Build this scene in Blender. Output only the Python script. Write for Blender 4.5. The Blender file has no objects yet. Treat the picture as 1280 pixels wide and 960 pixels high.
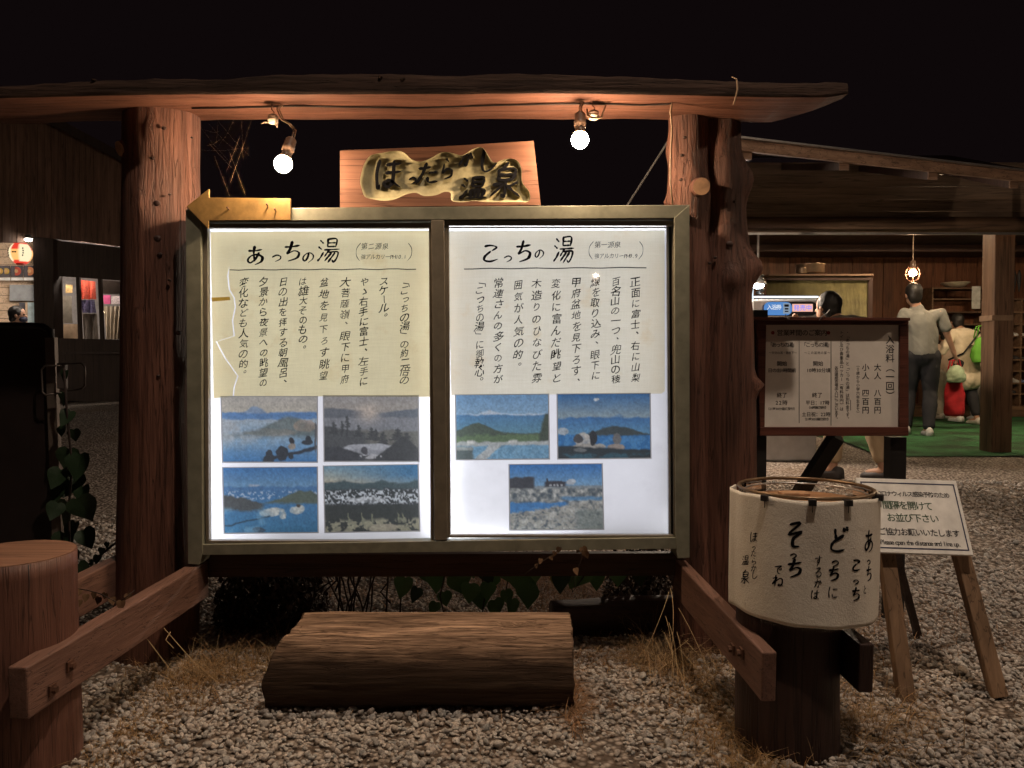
import bpy, bmesh, math, random
import numpy as np
from mathutils import Vector, Matrix, noise
random.seed(7); np.random.seed(7)
SC = bpy.context.scene
COL = SC.collection
PI = math.pi
# ------------------------------------------------------------------ camera
CAMZ = 0.95
FPX = 960.0
PITCH = math.atan(28 / FPX)
cam_d = bpy.data.cameras.new('camera'); cam = bpy.data.objects.new('camera', cam_d); COL.objects.link(cam)
cam.location = (0, 0, CAMZ); cam.rotation_euler = (PI / 2 - PITCH, 0, 0)
cam_d.sensor_width = 36; cam_d.lens = 27; cam_d.clip_start = 0.05; cam_d.clip_end = 400
SC.camera = cam
# ------------------------------------------------------------------ night sky
w = bpy.data.worlds.new("World"); SC.world = w; w.use_nodes = True
bg = w.node_tree.nodes['Background']; bg.inputs[0].default_value = (0.0040, 0.0024, 0.0027, 1); bg.inputs[1].default_value = 1.0
SC.view_settings.view_transform = 'Standard'; SC.view_settings.look = 'None'
SC.view_settings.exposure = 0; SC.view_settings.gamma = 1
SC.cycles.sample_clamp_indirect = 3; SC.cycles.max_bounces = 8; SC.cycles.transparent_max_bounces = 12
SC.cycles.caustics_reflective = False; SC.cycles.caustics_refractive = False
BULB_L = 640.0      # the two bare bulbs under the beam
FILL_L = 2700.0    # unseen fill lamp added overhead on a post
BOX_L = 1.12        # light sheet in the case
# ------------------------------------------------------------------ helpers
_s, _c = math.sin(PITCH), math.cos(PITCH)
def at(px, py, Y):
    """point of the place seen at pixel (px,py) of the photograph, Y metres ahead"""
    xc = (px - 640) / FPX; yc = (480 - py) / FPX
    d = Vector((xc, _c + yc * _s, yc * _c - _s))
    t = Y / d.y
    return Vector((d.x * t, Y, CAMZ + d.z * t))
def sstep(a, b, t):
    t = min(1, max(0, (t - a) / (b - a))); return t * t * (3 - 2 * t)
def gz(x, y):
    z = 0.10 * sstep(4, 6.5, y) + 0.30 * sstep(4, 10, y) * sstep(-1.5, -4, x)
    return z
ORG = {}
def setp(o, label=None, cat=None, group=None, kind=None):
    if label: o['label'] = label
    if cat: o['category'] = cat
    if group: o['group'] = group
    if kind: o['kind'] = kind
    return o
def thing(name, label, cat, loc=(0, 0, 0), group=None):
    o = bpy.data.objects.new(name, None); COL.objects.link(o); o.location = loc; o.empty_display_size = .1
    ORG[o.name] = Vector(loc)
    return setp(o, label, cat, group)
def link_mesh(name, me, parent=None):
    o = bpy.data.objects.new(name, me); COL.objects.link(o)
    if parent is not None:
        o.parent = parent; ORG[o.name] = ORG[parent.name].copy()
    else:
        ORG[o.name] = Vector((0, 0, 0))
    return o
class MB:
    def __init__(s): s.v = []; s.f = []
    def add(s, vs, fs):
        b = len(s.v); s.v += [Vector(x) for x in vs]; s.f += [tuple(i + b for i in f) for f in fs]; return s
    def hexa(s, a):   # 8 points: bottom 4 then top 4, same order
        return s.add(a, [(0, 3, 2, 1), (4, 5, 6, 7), (0, 1, 5, 4), (1, 2, 6, 5), (2, 3, 7, 6), (3, 0, 4, 7)])
    def box(s, c, d, rz=0, ry=0, rx=0):
        c = Vector(c); m = Matrix.Rotation(rz, 3, 'Z') @ Matrix.Rotation(ry, 3, 'Y') @ Matrix.Rotation(rx, 3, 'X')
        p = []
        for z in (-.5, .5):
            for x, y in ((-.5, -.5), (.5, -.5), (.5, .5), (-.5, .5)):
                p.append(c + m @ Vector((x * d[0], y * d[1], z * d[2])))
        return s.hexa(p)
    def bar(s, a, b, wdt, hgt, up=(0, 0, 1)):   # square bar from a to b
        a = Vector(a); b = Vector(b); d = (b - a).normalized(); r = d.cross(Vector(up)).normalized(); u = r.cross(d)
        p = []
        for q in (a, b):
            for i, j in ((-1, -1), (1, -1), (1, 1), (-1, 1)):
                p.append(q + r * wdt / 2 * i + u * hgt / 2 * j)
        return s.hexa(p)
    def prism(s, poly, ext):   # poly: list of 3d points, extruded by ext
        n = len(poly); e = Vector(ext); p = [Vector(q) for q in poly]
        s.add(p + [q + e for q in p], [tuple(range(n)), tuple(range(2 * n - 1, n - 1, -1))] + [(i, n + i, n + (i + 1) % n, (i + 1) % n) for i in range(n)])
        return s
    def tube(s, path, rad, seg=10, caps=True, fn=None):
        path = [Vector(p) for p in path]; n = len(path)
        if not hasattr(rad, '__len__'): rad = [rad] * n
        b = len(s.v); t0 = (path[1] - path[0]).normalized()
        ref = Vector((0, 0, 1)) if abs(t0.z) < .9 else Vector((1, 0, 0))
        u = t0.cross(ref).normalized(); L = 0
        for i in range(n):
            t = (path[min(i + 1, n - 1)] - path[max(i - 1, 0)]).normalized()
            u = (u - t * u.dot(t)).normalized(); v = t.cross(u)
            for k in range(seg):
                a = 2 * PI * k / seg
                r = rad[i] * (fn(i / (n - 1), a) if fn else 1)
                s.v.append(path[i] + (u * math.cos(a) + v * math.sin(a)) * r)
        for i in range(n - 1):
            for k in range(seg):
                k2 = (k + 1) % seg
                s.f.append((b + i * seg + k, b + i * seg + k2, b + (i + 1) * seg + k2, b + (i + 1) * seg + k))
        if caps:
            s.f.append(tuple(b + k for k in range(seg))[::-1]); s.f.append(tuple(b + (n - 1) * seg + k for k in range(seg)))
        return s
    def lathe(s, c, prof, seg=16, axis=None):   # prof: (r, z)
        c = Vector(c); b = len(s.v); n = len(prof)
        m = Matrix.Identity(3)
        if axis is not None: m = Vector((0, 0, 1)).rotation_difference(Vector(axis)).to_matrix()
        for r, z in prof:
            for k in range(seg):
                a = 2 * PI * k / seg; s.v.append(c + m @ Vector((r * math.cos(a), r * math.sin(a), z)))
        for i in range(n - 1):
            for k in range(seg):
                k2 = (k + 1) % seg; s.f.append((b + i * seg + k, b + i * seg + k2, b + (i + 1) * seg + k2, b + (i + 1) * seg + k))
        s.f.append(tuple(b + k for k in range(seg))[::-1]); s.f.append(tuple(b + (n - 1) * seg + k for k in range(seg)))
        return s
    def ball(s, c, r, seg=12, rings=8, m=None):
        c = Vector(c); r = Vector(r) if hasattr(r, '__len__') else Vector((r, r, r))
        prof = []
        b = len(s.v)
        for i in range(rings + 1):
            th = PI * i / rings
            for k in range(seg):
                a = 2 * PI * k / seg
                p = Vector((math.sin(th) * math.cos(a) * r.x, math.sin(th) * math.sin(a) * r.y, -math.cos(th) * r.z))
                s.v.append(c + (m @ p if m else p))
        for i in range(rings):
            for k in range(seg):
                k2 = (k + 1) % seg; s.f.append((b + i * seg + k, b + i * seg + k2, b + (i + 1) * seg + k2, b + (i + 1) * seg + k))
        return s
    def build(s, name, mat, parent=None, smooth=False, bevel=0):
        me = bpy.data.meshes.new(name)
        off = ORG[parent.name] if parent is not None else Vector((0, 0, 0))
        me.from_pydata([tuple(p - off) for p in s.v], [], s.f); me.update()
        bm = bmesh.new(); bm.from_mesh(me)
        bmesh.ops.remove_doubles(bm, verts=bm.verts, dist=1e-6)
        bmesh.ops.recalc_face_normals(bm, faces=bm.faces)
        bm.to_mesh(me); bm.free()
        if smooth:
            me.polygons.foreach_set('use_smooth', [True] * len(me.polygons))
        if mat: me.materials.append(mat)
        o = link_mesh(name, me, parent)
        if bevel:
            md = o.modifiers.new('bevel', 'BEVEL'); md.width = bevel; md.segments = 2; md.limit_method = 'ANGLE'
        return o
def flat(mb, name, mat, parent=None):   # open sheets (no normal recalc)
    me = bpy.data.meshes.new(name); off = ORG[parent.name] if parent is not None else Vector((0, 0, 0))
    me.from_pydata([tuple(p - off) for p in mb.v], [], mb.f); me.update(); me.materials.append(mat)
    return link_mesh(name, me, parent)
# ------------------------------------------------------------------ materials
def nmat(name):
    m = bpy.data.materials.new(name); m.use_nodes = True; nt = m.node_tree; nt.nodes.clear()
    out = nt.nodes.new('ShaderNodeOutputMaterial'); return m, nt, out
def ramp(nt, fac, stops):
    r = nt.nodes.new('ShaderNodeValToRGB'); nt.links.new(fac, r.inputs[0]); el = r.color_ramp.elements
    while len(el) < len(stops): el.new(.5)
    for e, (p, c) in zip(el, stops): e.position = p; e.color = (*c, 1) if len(c) == 3 else c
    return r.outputs[0]
def tex_noise(nt, scale, detail=6, rough=.6, vec=None, dist=0):
    n = nt.nodes.new('ShaderNodeTexNoise'); n.inputs['Scale'].default_value = scale; n.inputs['Detail'].default_value = detail
    n.inputs['Roughness'].default_value = rough; n.inputs['Distortion'].default_value = dist
    if vec: nt.links.new(vec, n.inputs['Vector'])
    return n.outputs['Fac']
def coords(nt, scale=(1, 1, 1), kind='Object'):
    t = nt.nodes.new('ShaderNodeTexCoord'); m = nt.nodes.new('ShaderNodeMapping'); m.inputs['Scale'].default_value = scale
    nt.links.new(t.outputs[kind], m.inputs[0])
    if kind == 'Object':   # pieces sharing a pattern differ from one another
        oi = nt.nodes.new('ShaderNodeObjectInfo'); mu = nt.nodes.new('ShaderNodeMath'); mu.operation = 'MULTIPLY'; mu.inputs[1].default_value = 37
        nt.links.new(oi.outputs['Random'], mu.inputs[0]); nt.links.new(mu.outputs[0], m.inputs['Location'])
    return m.outputs[0]
def mixc(nt, a, b, fac, mode='MIX'):
    m = nt.nodes.new('ShaderNodeMix'); m.data_type = 'RGBA'; m.blend_type = mode
    for s_, v in ((m.inputs[6], a), (m.inputs[7], b), (m.inputs[0], fac)):
        if isinstance(v, (int, float)): s_.default_value = v
        elif isinstance(v, tuple): s_.default_value = (*v, 1)
        else: nt.links.new(v, s_)
    return m.outputs[2]
def pbr(nt, out, col, rough=.6, metal=0, bump=None, bstr=.3, bdist=.01, spec=.4):
    b = nt.nodes.new('ShaderNodeBsdfPrincipled')
    if isinstance(col, tuple): b.inputs['Base Color'].default_value = (*col, 1)
    else: nt.links.new(col, b.inputs['Base Color'])
    if isinstance(rough, (int, float)): b.inputs['Roughness'].default_value = rough
    else: nt.links.new(rough, b.inputs['Roughness'])
    b.inputs['Metallic'].default_value = metal; b.inputs['Specular IOR Level'].default_value = spec
    if bump is not None:
        bp = nt.nodes.new('ShaderNodeBump'); bp.inputs['Strength'].default_value = bstr; bp.inputs['Distance'].default_value = bdist
        nt.links.new(bump, bp.inputs['Height']); nt.links.new(bp.outputs[0], b.inputs['Normal'])
    nt.links.new(b.outputs[0], out.inputs[0]); return b
def wood(name, c1, c2, axis='z', scale=1., rough=.55, bstr=.5, bdist=.006, dirt=(.02, .012, .008), dirtamt=.5, spec=.4, crack=.5):
    m, nt, out = nmat(name); k = 40 * scale; l = 2.2 * scale
    sc = {'x': (l, k, k), 'y': (k, l, k), 'z': (k, k, l)}[axis]
    vec = coords(nt, sc); g = tex_noise(nt, 1, 8, .65, vec, .6)
    c = ramp(nt, g, [(.3, c1), (.68, c2)])
    sc2 = {'x': (1.5, 9, 9), 'y': (9, 1.5, 9), 'z': (9, 9, 1.5)}[axis]
    d = tex_noise(nt, 1, 5, .6, coords(nt, sc2))
    dm = ramp(nt, d, [(.42, (0, 0, 0)), (.72, (dirtamt,) * 3)])
    c = mixc(nt, c, dirt, dm)
    q = tex_noise(nt, 1, 3, .5, coords(nt, {'x': (l * .6, k * 1.1, k * 1.1), 'y': (k * 1.1, l * .6, k * 1.1), 'z': (k * 1.1, k * 1.1, l * .6)}[axis]), .3)
    ck = ramp(nt, q, [(.480, (1, 1, 1)), (.495, (1 - crack,) * 3), (.503, (1 - crack,) * 3), (.520, (1, 1, 1))])
    c = mixc(nt, c, ck, 1., 'MULTIPLY')
    cr = nt.nodes.new('ShaderNodeMath'); cr.operation = 'MULTIPLY'; nt.links.new(g, cr.inputs[0]); nt.links.new(ck, cr.inputs[1])
    pbr(nt, out, c, rough, 0, cr.outputs[0], bstr, bdist, spec); return m
def paint(name, c, rough=.5, metal=0, var=.25, nscale=14, bstr=.1, spec=.4):
    m, nt, out = nmat(name); n = tex_noise(nt, nscale, 5, .6, coords(nt))
    d = tuple(x * (1 - var) for x in c); e = tuple(min(1, x * (1 + var * .5)) for x in c)
    pbr(nt, out, ramp(nt, n, [(.3, d), (.7, e)]), rough, metal, n, bstr, .002, spec); return m
def emit(name, c, s):
    m, nt, out = nmat(name); e = nt.nodes.new('ShaderNodeEmission'); e.inputs[0].default_value = (*c, 1); e.inputs[1].default_value = s
    nt.links.new(e.outputs[0], out.inputs[0]); return m
def transl(name, col, mixf=.75, attr=None, stain=None, var=.06, fibre=False):
    """paper, prints and opal acrylic: part of the light goes through"""
    m, nt, out = nmat(name)
    if attr:
        a = nt.nodes.new('ShaderNodeAttribute'); a.attribute_name = attr; c = a.outputs['Color']
    else:
        n = tex_noise(nt, 5, 6, .65, coords(nt)); c = ramp(nt, n, [(.3, tuple(x * (1 - var * 2) for x in col)), (.7, tuple(min(1, x * (1 + var)) for x in col))])
    if fibre:
        f = tex_noise(nt, 1, 4, .6, coords(nt, (18, 60, 260))); f2 = tex_noise(nt, 1, 3, .6, coords(nt, (260, 60, 24)))
        c = mixc(nt, c, ramp(nt, f, [(.3, (.93, .92, .89)), (.7, (1, 1, 1))]), 1., 'MULTIPLY'); c = mixc(nt, c, ramp(nt, f2, [(.3, (.95, .95, .93)), (.7, (1, 1, 1))]), 1., 'MULTIPLY')
    if stain:
        tc = nt.nodes.new('ShaderNodeTexCoord'); sp = nt.nodes.new('ShaderNodeSeparateXYZ'); nt.links.new(tc.outputs['Object'], sp.inputs[0])
        ab = nt.nodes.new('ShaderNodeMath'); ab.operation = 'ABSOLUTE'; nt.links.new(sp.outputs['X'], ab.inputs[0])
        def mr(s_, a, b):
            q = nt.nodes.new('ShaderNodeMapRange'); q.inputs[1].default_value = a; q.inputs[2].default_value = b; nt.links.new(s_, q.inputs[0]); return q.outputs[0]
        mx = nt.nodes.new('ShaderNodeMath'); mx.operation = 'MAXIMUM'; nt.links.new(mr(ab.outputs[0], .20, .36), mx.inputs[0]); nt.links.new(mr(sp.outputs['Z'], .40, .53), mx.inputs[1])
        ad = nt.nodes.new('ShaderNodeMath'); ad.operation = 'MULTIPLY'; nt.links.new(mx.outputs[0], ad.inputs[0]); nt.links.new(ramp(nt, tex_noise(nt, 14, 5, .7, coords(nt)), [(.3, (.35, .35, .35)), (.7, (1, 1, 1))]), ad.inputs[1])
        c = mixc(nt, c, tuple(x * .55 + y * .45 for x, y in zip(col, stain)), ad.outputs[0])
        n2 = tex_noise(nt, 9, 5, .6, coords(nt)); c = mixc(nt, c, stain, ramp(nt, n2, [(.60, (0, 0, 0)), (.74, (.5, .5, .5))]))
    d = nt.nodes.new('ShaderNodeBsdfDiffuse'); t = nt.nodes.new('ShaderNodeBsdfTranslucent'); x = nt.nodes.new('ShaderNodeMixShader')
    x.inputs[0].default_value = mixf
    nt.links.new(c, d.inputs[0]); nt.links.new(c, t.inputs[0]); nt.links.new(d.outputs[0], x.inputs[1]); nt.links.new(t.outputs[0], x.inputs[2])
    nt.links.new(x.outputs[0], out.inputs[0]); return m
def clear(name, tint=(1, 1, 1), gloss=.08, rough=.03):
    m, nt, out = nmat(name)
    t = nt.nodes.new('ShaderNodeBsdfTransparent'); t.inputs[0].default_value = (*tint, 1)
    g = nt.nodes.new('ShaderNodeBsdfGlossy'); g.inputs['Roughness'].default_value = rough
    fr = nt.nodes.new('ShaderNodeFresnel'); fr.inputs[0].default_value = 1.5
    x = nt.nodes.new('ShaderNodeMixShader'); nt.links.new(fr.outputs[0], x.inputs[0]); nt.links.new(t.outputs[0], x.inputs[1]); nt.links.new(g.outputs[0], x.inputs[2])
    nt.links.new(x.outputs[0], out.inputs[0]); return m
def vcol(name, attr='Col', rough=.8, bump=False):
    m, nt, out = nmat(name); a = nt.nodes.new('ShaderNodeAttribute'); a.attribute_name = attr
    n = tex_noise(nt, 160, 4, .6, coords(nt)) if bump else None
    c = a.outputs['Color']
    if bump: c = mixc(nt, c, ramp(nt, n, [(.3, (.55, .55, .55)), (.7, (1.1, 1.1, 1.1))]), 1., 'MULTIPLY')
    pbr(nt, out, c, rough, 0, n, .5, .003, .25); return m
M = {}
M['post'] = wood('red_stained_log', (.095, .038, .026), (.235, .105, .070), 'z', 1.5, .6, 1., .010, (.025, .012, .009), .85)
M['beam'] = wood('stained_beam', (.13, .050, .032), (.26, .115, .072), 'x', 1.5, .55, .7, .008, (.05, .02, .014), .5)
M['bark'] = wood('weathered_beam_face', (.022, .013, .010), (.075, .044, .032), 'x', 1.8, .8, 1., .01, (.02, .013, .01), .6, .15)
M['railw'] = wood('rail_wood', (.13, .066, .048), (.235, .130, .098), 'y', 1.7, .6, .5, .004, (.06, .03, .02), .5)
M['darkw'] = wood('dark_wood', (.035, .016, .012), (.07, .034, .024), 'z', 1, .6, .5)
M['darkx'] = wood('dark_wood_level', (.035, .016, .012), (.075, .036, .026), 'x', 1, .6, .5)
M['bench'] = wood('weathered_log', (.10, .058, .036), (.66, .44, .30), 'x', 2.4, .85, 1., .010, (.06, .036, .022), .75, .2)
def bench_wear_shade():   # pale worn top; shade of the unlit front painted in as dark colour, ragged edge
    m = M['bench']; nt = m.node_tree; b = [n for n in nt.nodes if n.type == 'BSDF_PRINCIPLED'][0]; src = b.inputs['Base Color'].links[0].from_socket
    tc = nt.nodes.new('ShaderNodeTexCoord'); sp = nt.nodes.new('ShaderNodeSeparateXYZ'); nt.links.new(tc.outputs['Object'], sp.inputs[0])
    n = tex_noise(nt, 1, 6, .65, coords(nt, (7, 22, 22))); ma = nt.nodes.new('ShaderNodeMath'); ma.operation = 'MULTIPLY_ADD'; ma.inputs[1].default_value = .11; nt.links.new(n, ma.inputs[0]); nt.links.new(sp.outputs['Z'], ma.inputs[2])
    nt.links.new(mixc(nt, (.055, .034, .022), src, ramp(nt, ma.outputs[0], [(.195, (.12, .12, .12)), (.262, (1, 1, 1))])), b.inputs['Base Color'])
bench_wear_shade()
M['cutend'] = paint('cut_end_grain', (.46, .27, .15), .7, 0, .4, 30, .4)
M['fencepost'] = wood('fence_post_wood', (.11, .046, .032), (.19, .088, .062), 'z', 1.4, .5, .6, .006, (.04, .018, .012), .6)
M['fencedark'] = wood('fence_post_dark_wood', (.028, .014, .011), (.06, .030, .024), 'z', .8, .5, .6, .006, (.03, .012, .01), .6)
M['frame'] = paint('olive_frame_paint', (.25, .25, .19), .4, .1, .25, 20, .15)
M['sash'] = paint('bronze_sash', (.26, .23, .18), .35, .35, .2, 20)
M['alu'] = paint('aluminium', (.50, .50, .50), .35, .8, .2, 20)
M['black'] = paint('black_paint', (.015, .013, .013), .5)
M['ink'] = paint('brush_ink', (.008, .008, .010), .95, 0, .2, 14, .1, .1)
M['ink2'] = paint('dark_print_ink', (.02, .02, .025), .7, 0, .2)
M['white'] = paint('white_plastic', (.8, .8, .78), .4)
M['ceramic'] = paint('porcelain', (.55, .45, .35), .25)
M['cable'] = paint('cable_grey', (.25, .17, .11), .5)
M['cabledark'] = paint('cable_black', (.02, .014, .012), .5)
M['socket'] = paint('socket_brown', (.10, .06, .04), .4)
M['bulb'] = emit('bulb_glow', (1, .70, .44), BULB_L)
M['iron'] = paint('rusty_iron', (.14, .07, .045), .6, .4, .5, 60)
M['gold'] = paint('gold_painted_wood', (.32, .19, .06), .6, 0, .35, 25, .3)
M['plate'] = wood('cedar_plate', (.17, .078, .05), (.30, .145, .092), 'x', .8, .5, .35, .003, (.14, .06, .03), .3)
M['carve'] = paint('carved_gilt', (.52, .47, .27), .6, .0, .35, 22, .8)
# ------------------------------------------------------------------ writing
_gl = {}
def glyph(ch, bold=0.0):
    k = (ch, bold)
    if k in _gl: return _gl[k]
    c = bpy.data.curves.new('glyph', 'FONT'); c.body = ch; c.size = 1; c.offset = bold; c.resolution_u = 3
    o = bpy.data.objects.new('glyph', c); COL.objects.link(o); bpy.context.view_layer.update()
    me = bpy.data.meshes.new_from_object(o.evaluated_get(bpy.context.evaluated_depsgraph_get()))
    vs = [(v.co.x, v.co.y) for v in me.vertices]; fs = [tuple(p.vertices) for p in me.polygons]
    COL.objects.unlink(o); bpy.data.objects.remove(o); bpy.data.meshes.remove(me); bpy.data.curves.remove(c)
    _gl[k] = (vs, fs); return _gl[k]
_cjk = glyph('国')[0]
_cx = (min(v[0] for v in _cjk) + max(v[0] for v in _cjk)) / 2; _cy = (min(v[1] for v in _cjk) + max(v[1] for v in _cjk)) / 2
_em = (max(v[0] for v in _cjk) - min(v[0] for v in _cjk)) / .85
_lift = [0]
def put(mb, ch, cx, cy, size, fn, bold=0.0, jit=0, shear=0, vert=False, sx=1.):
    if jit > 1: bold = random.choice((.002, .006, .009))
    """write one character centred at page position (cx,cy); fn maps page (x,y down,lift) to the place"""
    if ch in ' 　': return
    vs, fs = glyph(ch, bold)
    rot = 0; ox = oy = 0
    half = ord(ch) < 256
    if vert:
        if ch in 'ー（）「」〜～…：': rot = PI / 2
        if ch in '。、．': ox, oy = .55, -.55
        if ch in 'っゃゅょィゥ': ox, oy = .12, -.1
    if jit:
        rot += random.uniform(-.07, .07) * jit; s2 = size * random.uniform(1 - .12 * jit, 1 + .08 * jit); ph = random.uniform(0, 6)
        sx *= random.uniform(.9, 1.05)
    else: s2 = size; ph = 0
    gx = (min(v[0] for v in vs) + max(v[0] for v in vs)) / 2 if half else _cx
    out = []
    for x, y in vs:
        x = (x - gx) / _em; y = -(y - _cy) / _em
        if jit:
            x += .028 * jit * math.sin(y * 5 + ph); y += .030 * jit * math.sin(x * 5 + ph * 2) - shear * x * .9
            x -= shear * y
        x += ox; y += oy
        if rot: x, y = x * math.cos(rot) - y * math.sin(rot), x * math.sin(rot) + y * math.cos(rot)
        out.append(fn(cx + x * s2 * sx, cy + y * s2, 0))
    mb.add(out, fs)
def row(mb, text, x0, x1, y, size, fn, **k):
    ws = [.55 if ord(c) < 256 else 1 for c in text]; tot = sum(ws); u = (x1 - x0) / tot; x = x0
    for c, wd in zip(text, ws):
        put(mb, c, x + u * wd / 2, y, size, fn, **k); x += u * wd
def column(mb, text, x, y0, y1, size, fn, **k):
    n = len(text); st = (y1 - y0) / n
    for i, c in enumerate(text):
        put(mb, c, x + (random.uniform(-.6, .6) * k.get('jit', 0)), y0 + st * (i + .5), size, fn, vert=True, **k)
WATER = [[(12, 10), (26, 22)], [(6, 36), (20, 46)], [(6, 92), (16, 80), (28, 58)]]
BR = {
 'あ': [[(16, 28), (48, 28), (80, 22)], [(44, 6), (42, 40), (50, 80)], [(68, 38), (52, 70), (28, 88), (15, 74), (30, 54), (60, 47), (86, 60), (82, 82), (54, 97)]],
 'っ': [[(18, 58), (50, 44), (78, 54), (74, 74), (42, 90)]],
 'ち': [[(16, 30), (50, 28), (84, 22)], [(48, 4), (40, 40), (28, 62), (60, 48), (84, 58), (76, 82), (36, 97)]],
 'の': [[(54, 24), (46, 60), (28, 80), (14, 64), (24, 38), (56, 20), (86, 36), (86, 64), (56, 92)]],
 'こ': [[(20, 20), (50, 16), (80, 24), (58, 40)], [(50, 44), (24, 66), (22, 84), (52, 90), (88, 80)]],
 '湯': WATER + [[(44, 4), (44, 36)], [(44, 5), (80, 4), (78, 36)], [(45, 20), (77, 19)], [(45, 35), (77, 34)], [(32, 48), (94, 45)], [(52, 48), (34, 74)], [(50, 58), (88, 56), (86, 80), (74, 96), (66, 88)], [(62, 60), (36, 92)], [(76, 60), (50, 98)]],
 'ほ': [[(14, 10), (8, 50), (16, 92), (22, 84)], [(40, 24), (88, 20)], [(38, 48), (90, 44)], [(64, 14), (66, 72), (52, 90), (36, 80), (54, 70), (94, 90)]],
 'た': [[(8, 28), (34, 26), (60, 20)], [(38, 4), (26, 50), (4, 94)], [(56, 46), (90, 42)], [(50, 68), (58, 88), (94, 84)]],
 'ら': [[(40, 4), (60, 18)], [(28, 30), (20, 68), (50, 50), (84, 58), (78, 84), (34, 97)]],
 'か': [[(6, 36), (58, 30), (64, 54), (52, 90), (38, 80)], [(38, 4), (28, 50), (4, 92)], [(72, 20), (94, 50)]],
 'し': [[(28, 4), (22, 62), (36, 92), (66, 86), (94, 60)]],
 '温': WATER + [[(44, 6), (44, 44)], [(44, 7), (82, 6), (80, 44)], [(45, 25), (79, 24)], [(45, 43), (79, 42)], [(40, 58), (44, 88)], [(40, 58), (88, 56), (82, 88)], [(56, 59), (57, 88)], [(71, 58), (69, 88)], [(28, 92), (98, 88)]],
 '泉': [[(52, 0), (38, 16)], [(26, 18), (28, 50)], [(26, 19), (76, 16), (72, 48)], [(29, 33), (71, 31)], [(29, 48), (71, 46)], [(50, 50), (51, 94), (40, 88)], [(12, 62), (42, 60), (8, 92)], [(86, 54), (58, 68)], [(56, 64), (98, 94)]],
 'そ': [[(24, 12), (74, 8), (20, 48), (86, 40), (46, 64), (48, 92), (76, 94)]],
 'ど': [[(32, 8), (42, 46)], [(76, 32), (28, 60), (24, 86), (56, 94), (86, 88)], [(74, 4), (82, 16)], [(88, 0), (96, 12)]],
 'と': [[(32, 8), (42, 46)], [(76, 32), (28, 60), (24, 86), (56, 94), (86, 88)]],
 'に': [[(14, 10), (8, 50), (16, 92)], [(44, 28), (88, 26)], [(40, 66), (50, 86), (92, 84)]],
 'す': [[(8, 28), (92, 22)], [(58, 4), (60, 56), (46, 68), (36, 54), (52, 42), (62, 62), (40, 98)]],
 'る': [[(26, 12), (72, 8), (20, 60), (52, 44), (86, 56), (80, 84), (50, 94), (36, 82), (58, 76)]],
 'は': [[(14, 10), (8, 50), (16, 92)], [(38, 36), (92, 32)], [(64, 8), (66, 72), (52, 90), (36, 80), (54, 70), (94, 90)]],
 'で': [[(10, 20), (86, 12), (50, 38), (44, 66), (60, 90), (82, 92)], [(70, 46), (78, 58)], [(84, 38), (92, 50)]],
 'ね': [[(28, 4), (28, 96)], [(6, 30), (38, 24), (6, 76), (54, 36), (80, 34), (88, 60), (82, 86), (60, 92), (60, 78), (96, 94)]],
 '(': [[(70, 0), (42, 30), (42, 70), (70, 100)]], ')': [[(30, 0), (58, 30), (58, 70), (30, 100)]],
}
def catmull(p, n=6):
    if len(p) == 2: return [(p[0][0] + (p[1][0] - p[0][0]) * i / n, p[0][1] + (p[1][1] - p[0][1]) * i / n) for i in range(n + 1)]
    q = [p[0]] + list(p) + [p[-1]]; o = []
    for i in range(1, len(q) - 2):
        for j in range(n):
            t = j / n; a, b, c, d = q[i - 1], q[i], q[i + 1], q[i + 2]
            o.append(tuple(.5 * (2 * b[k] + (c[k] - a[k]) * t + (2 * a[k] - 5 * b[k] + 4 * c[k] - d[k]) * t * t + (3 * b[k] - a[k] - 3 * c[k] + d[k]) * t ** 3) for k in (0, 1)))
    o.append(tuple(p[-1])); return o
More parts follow.
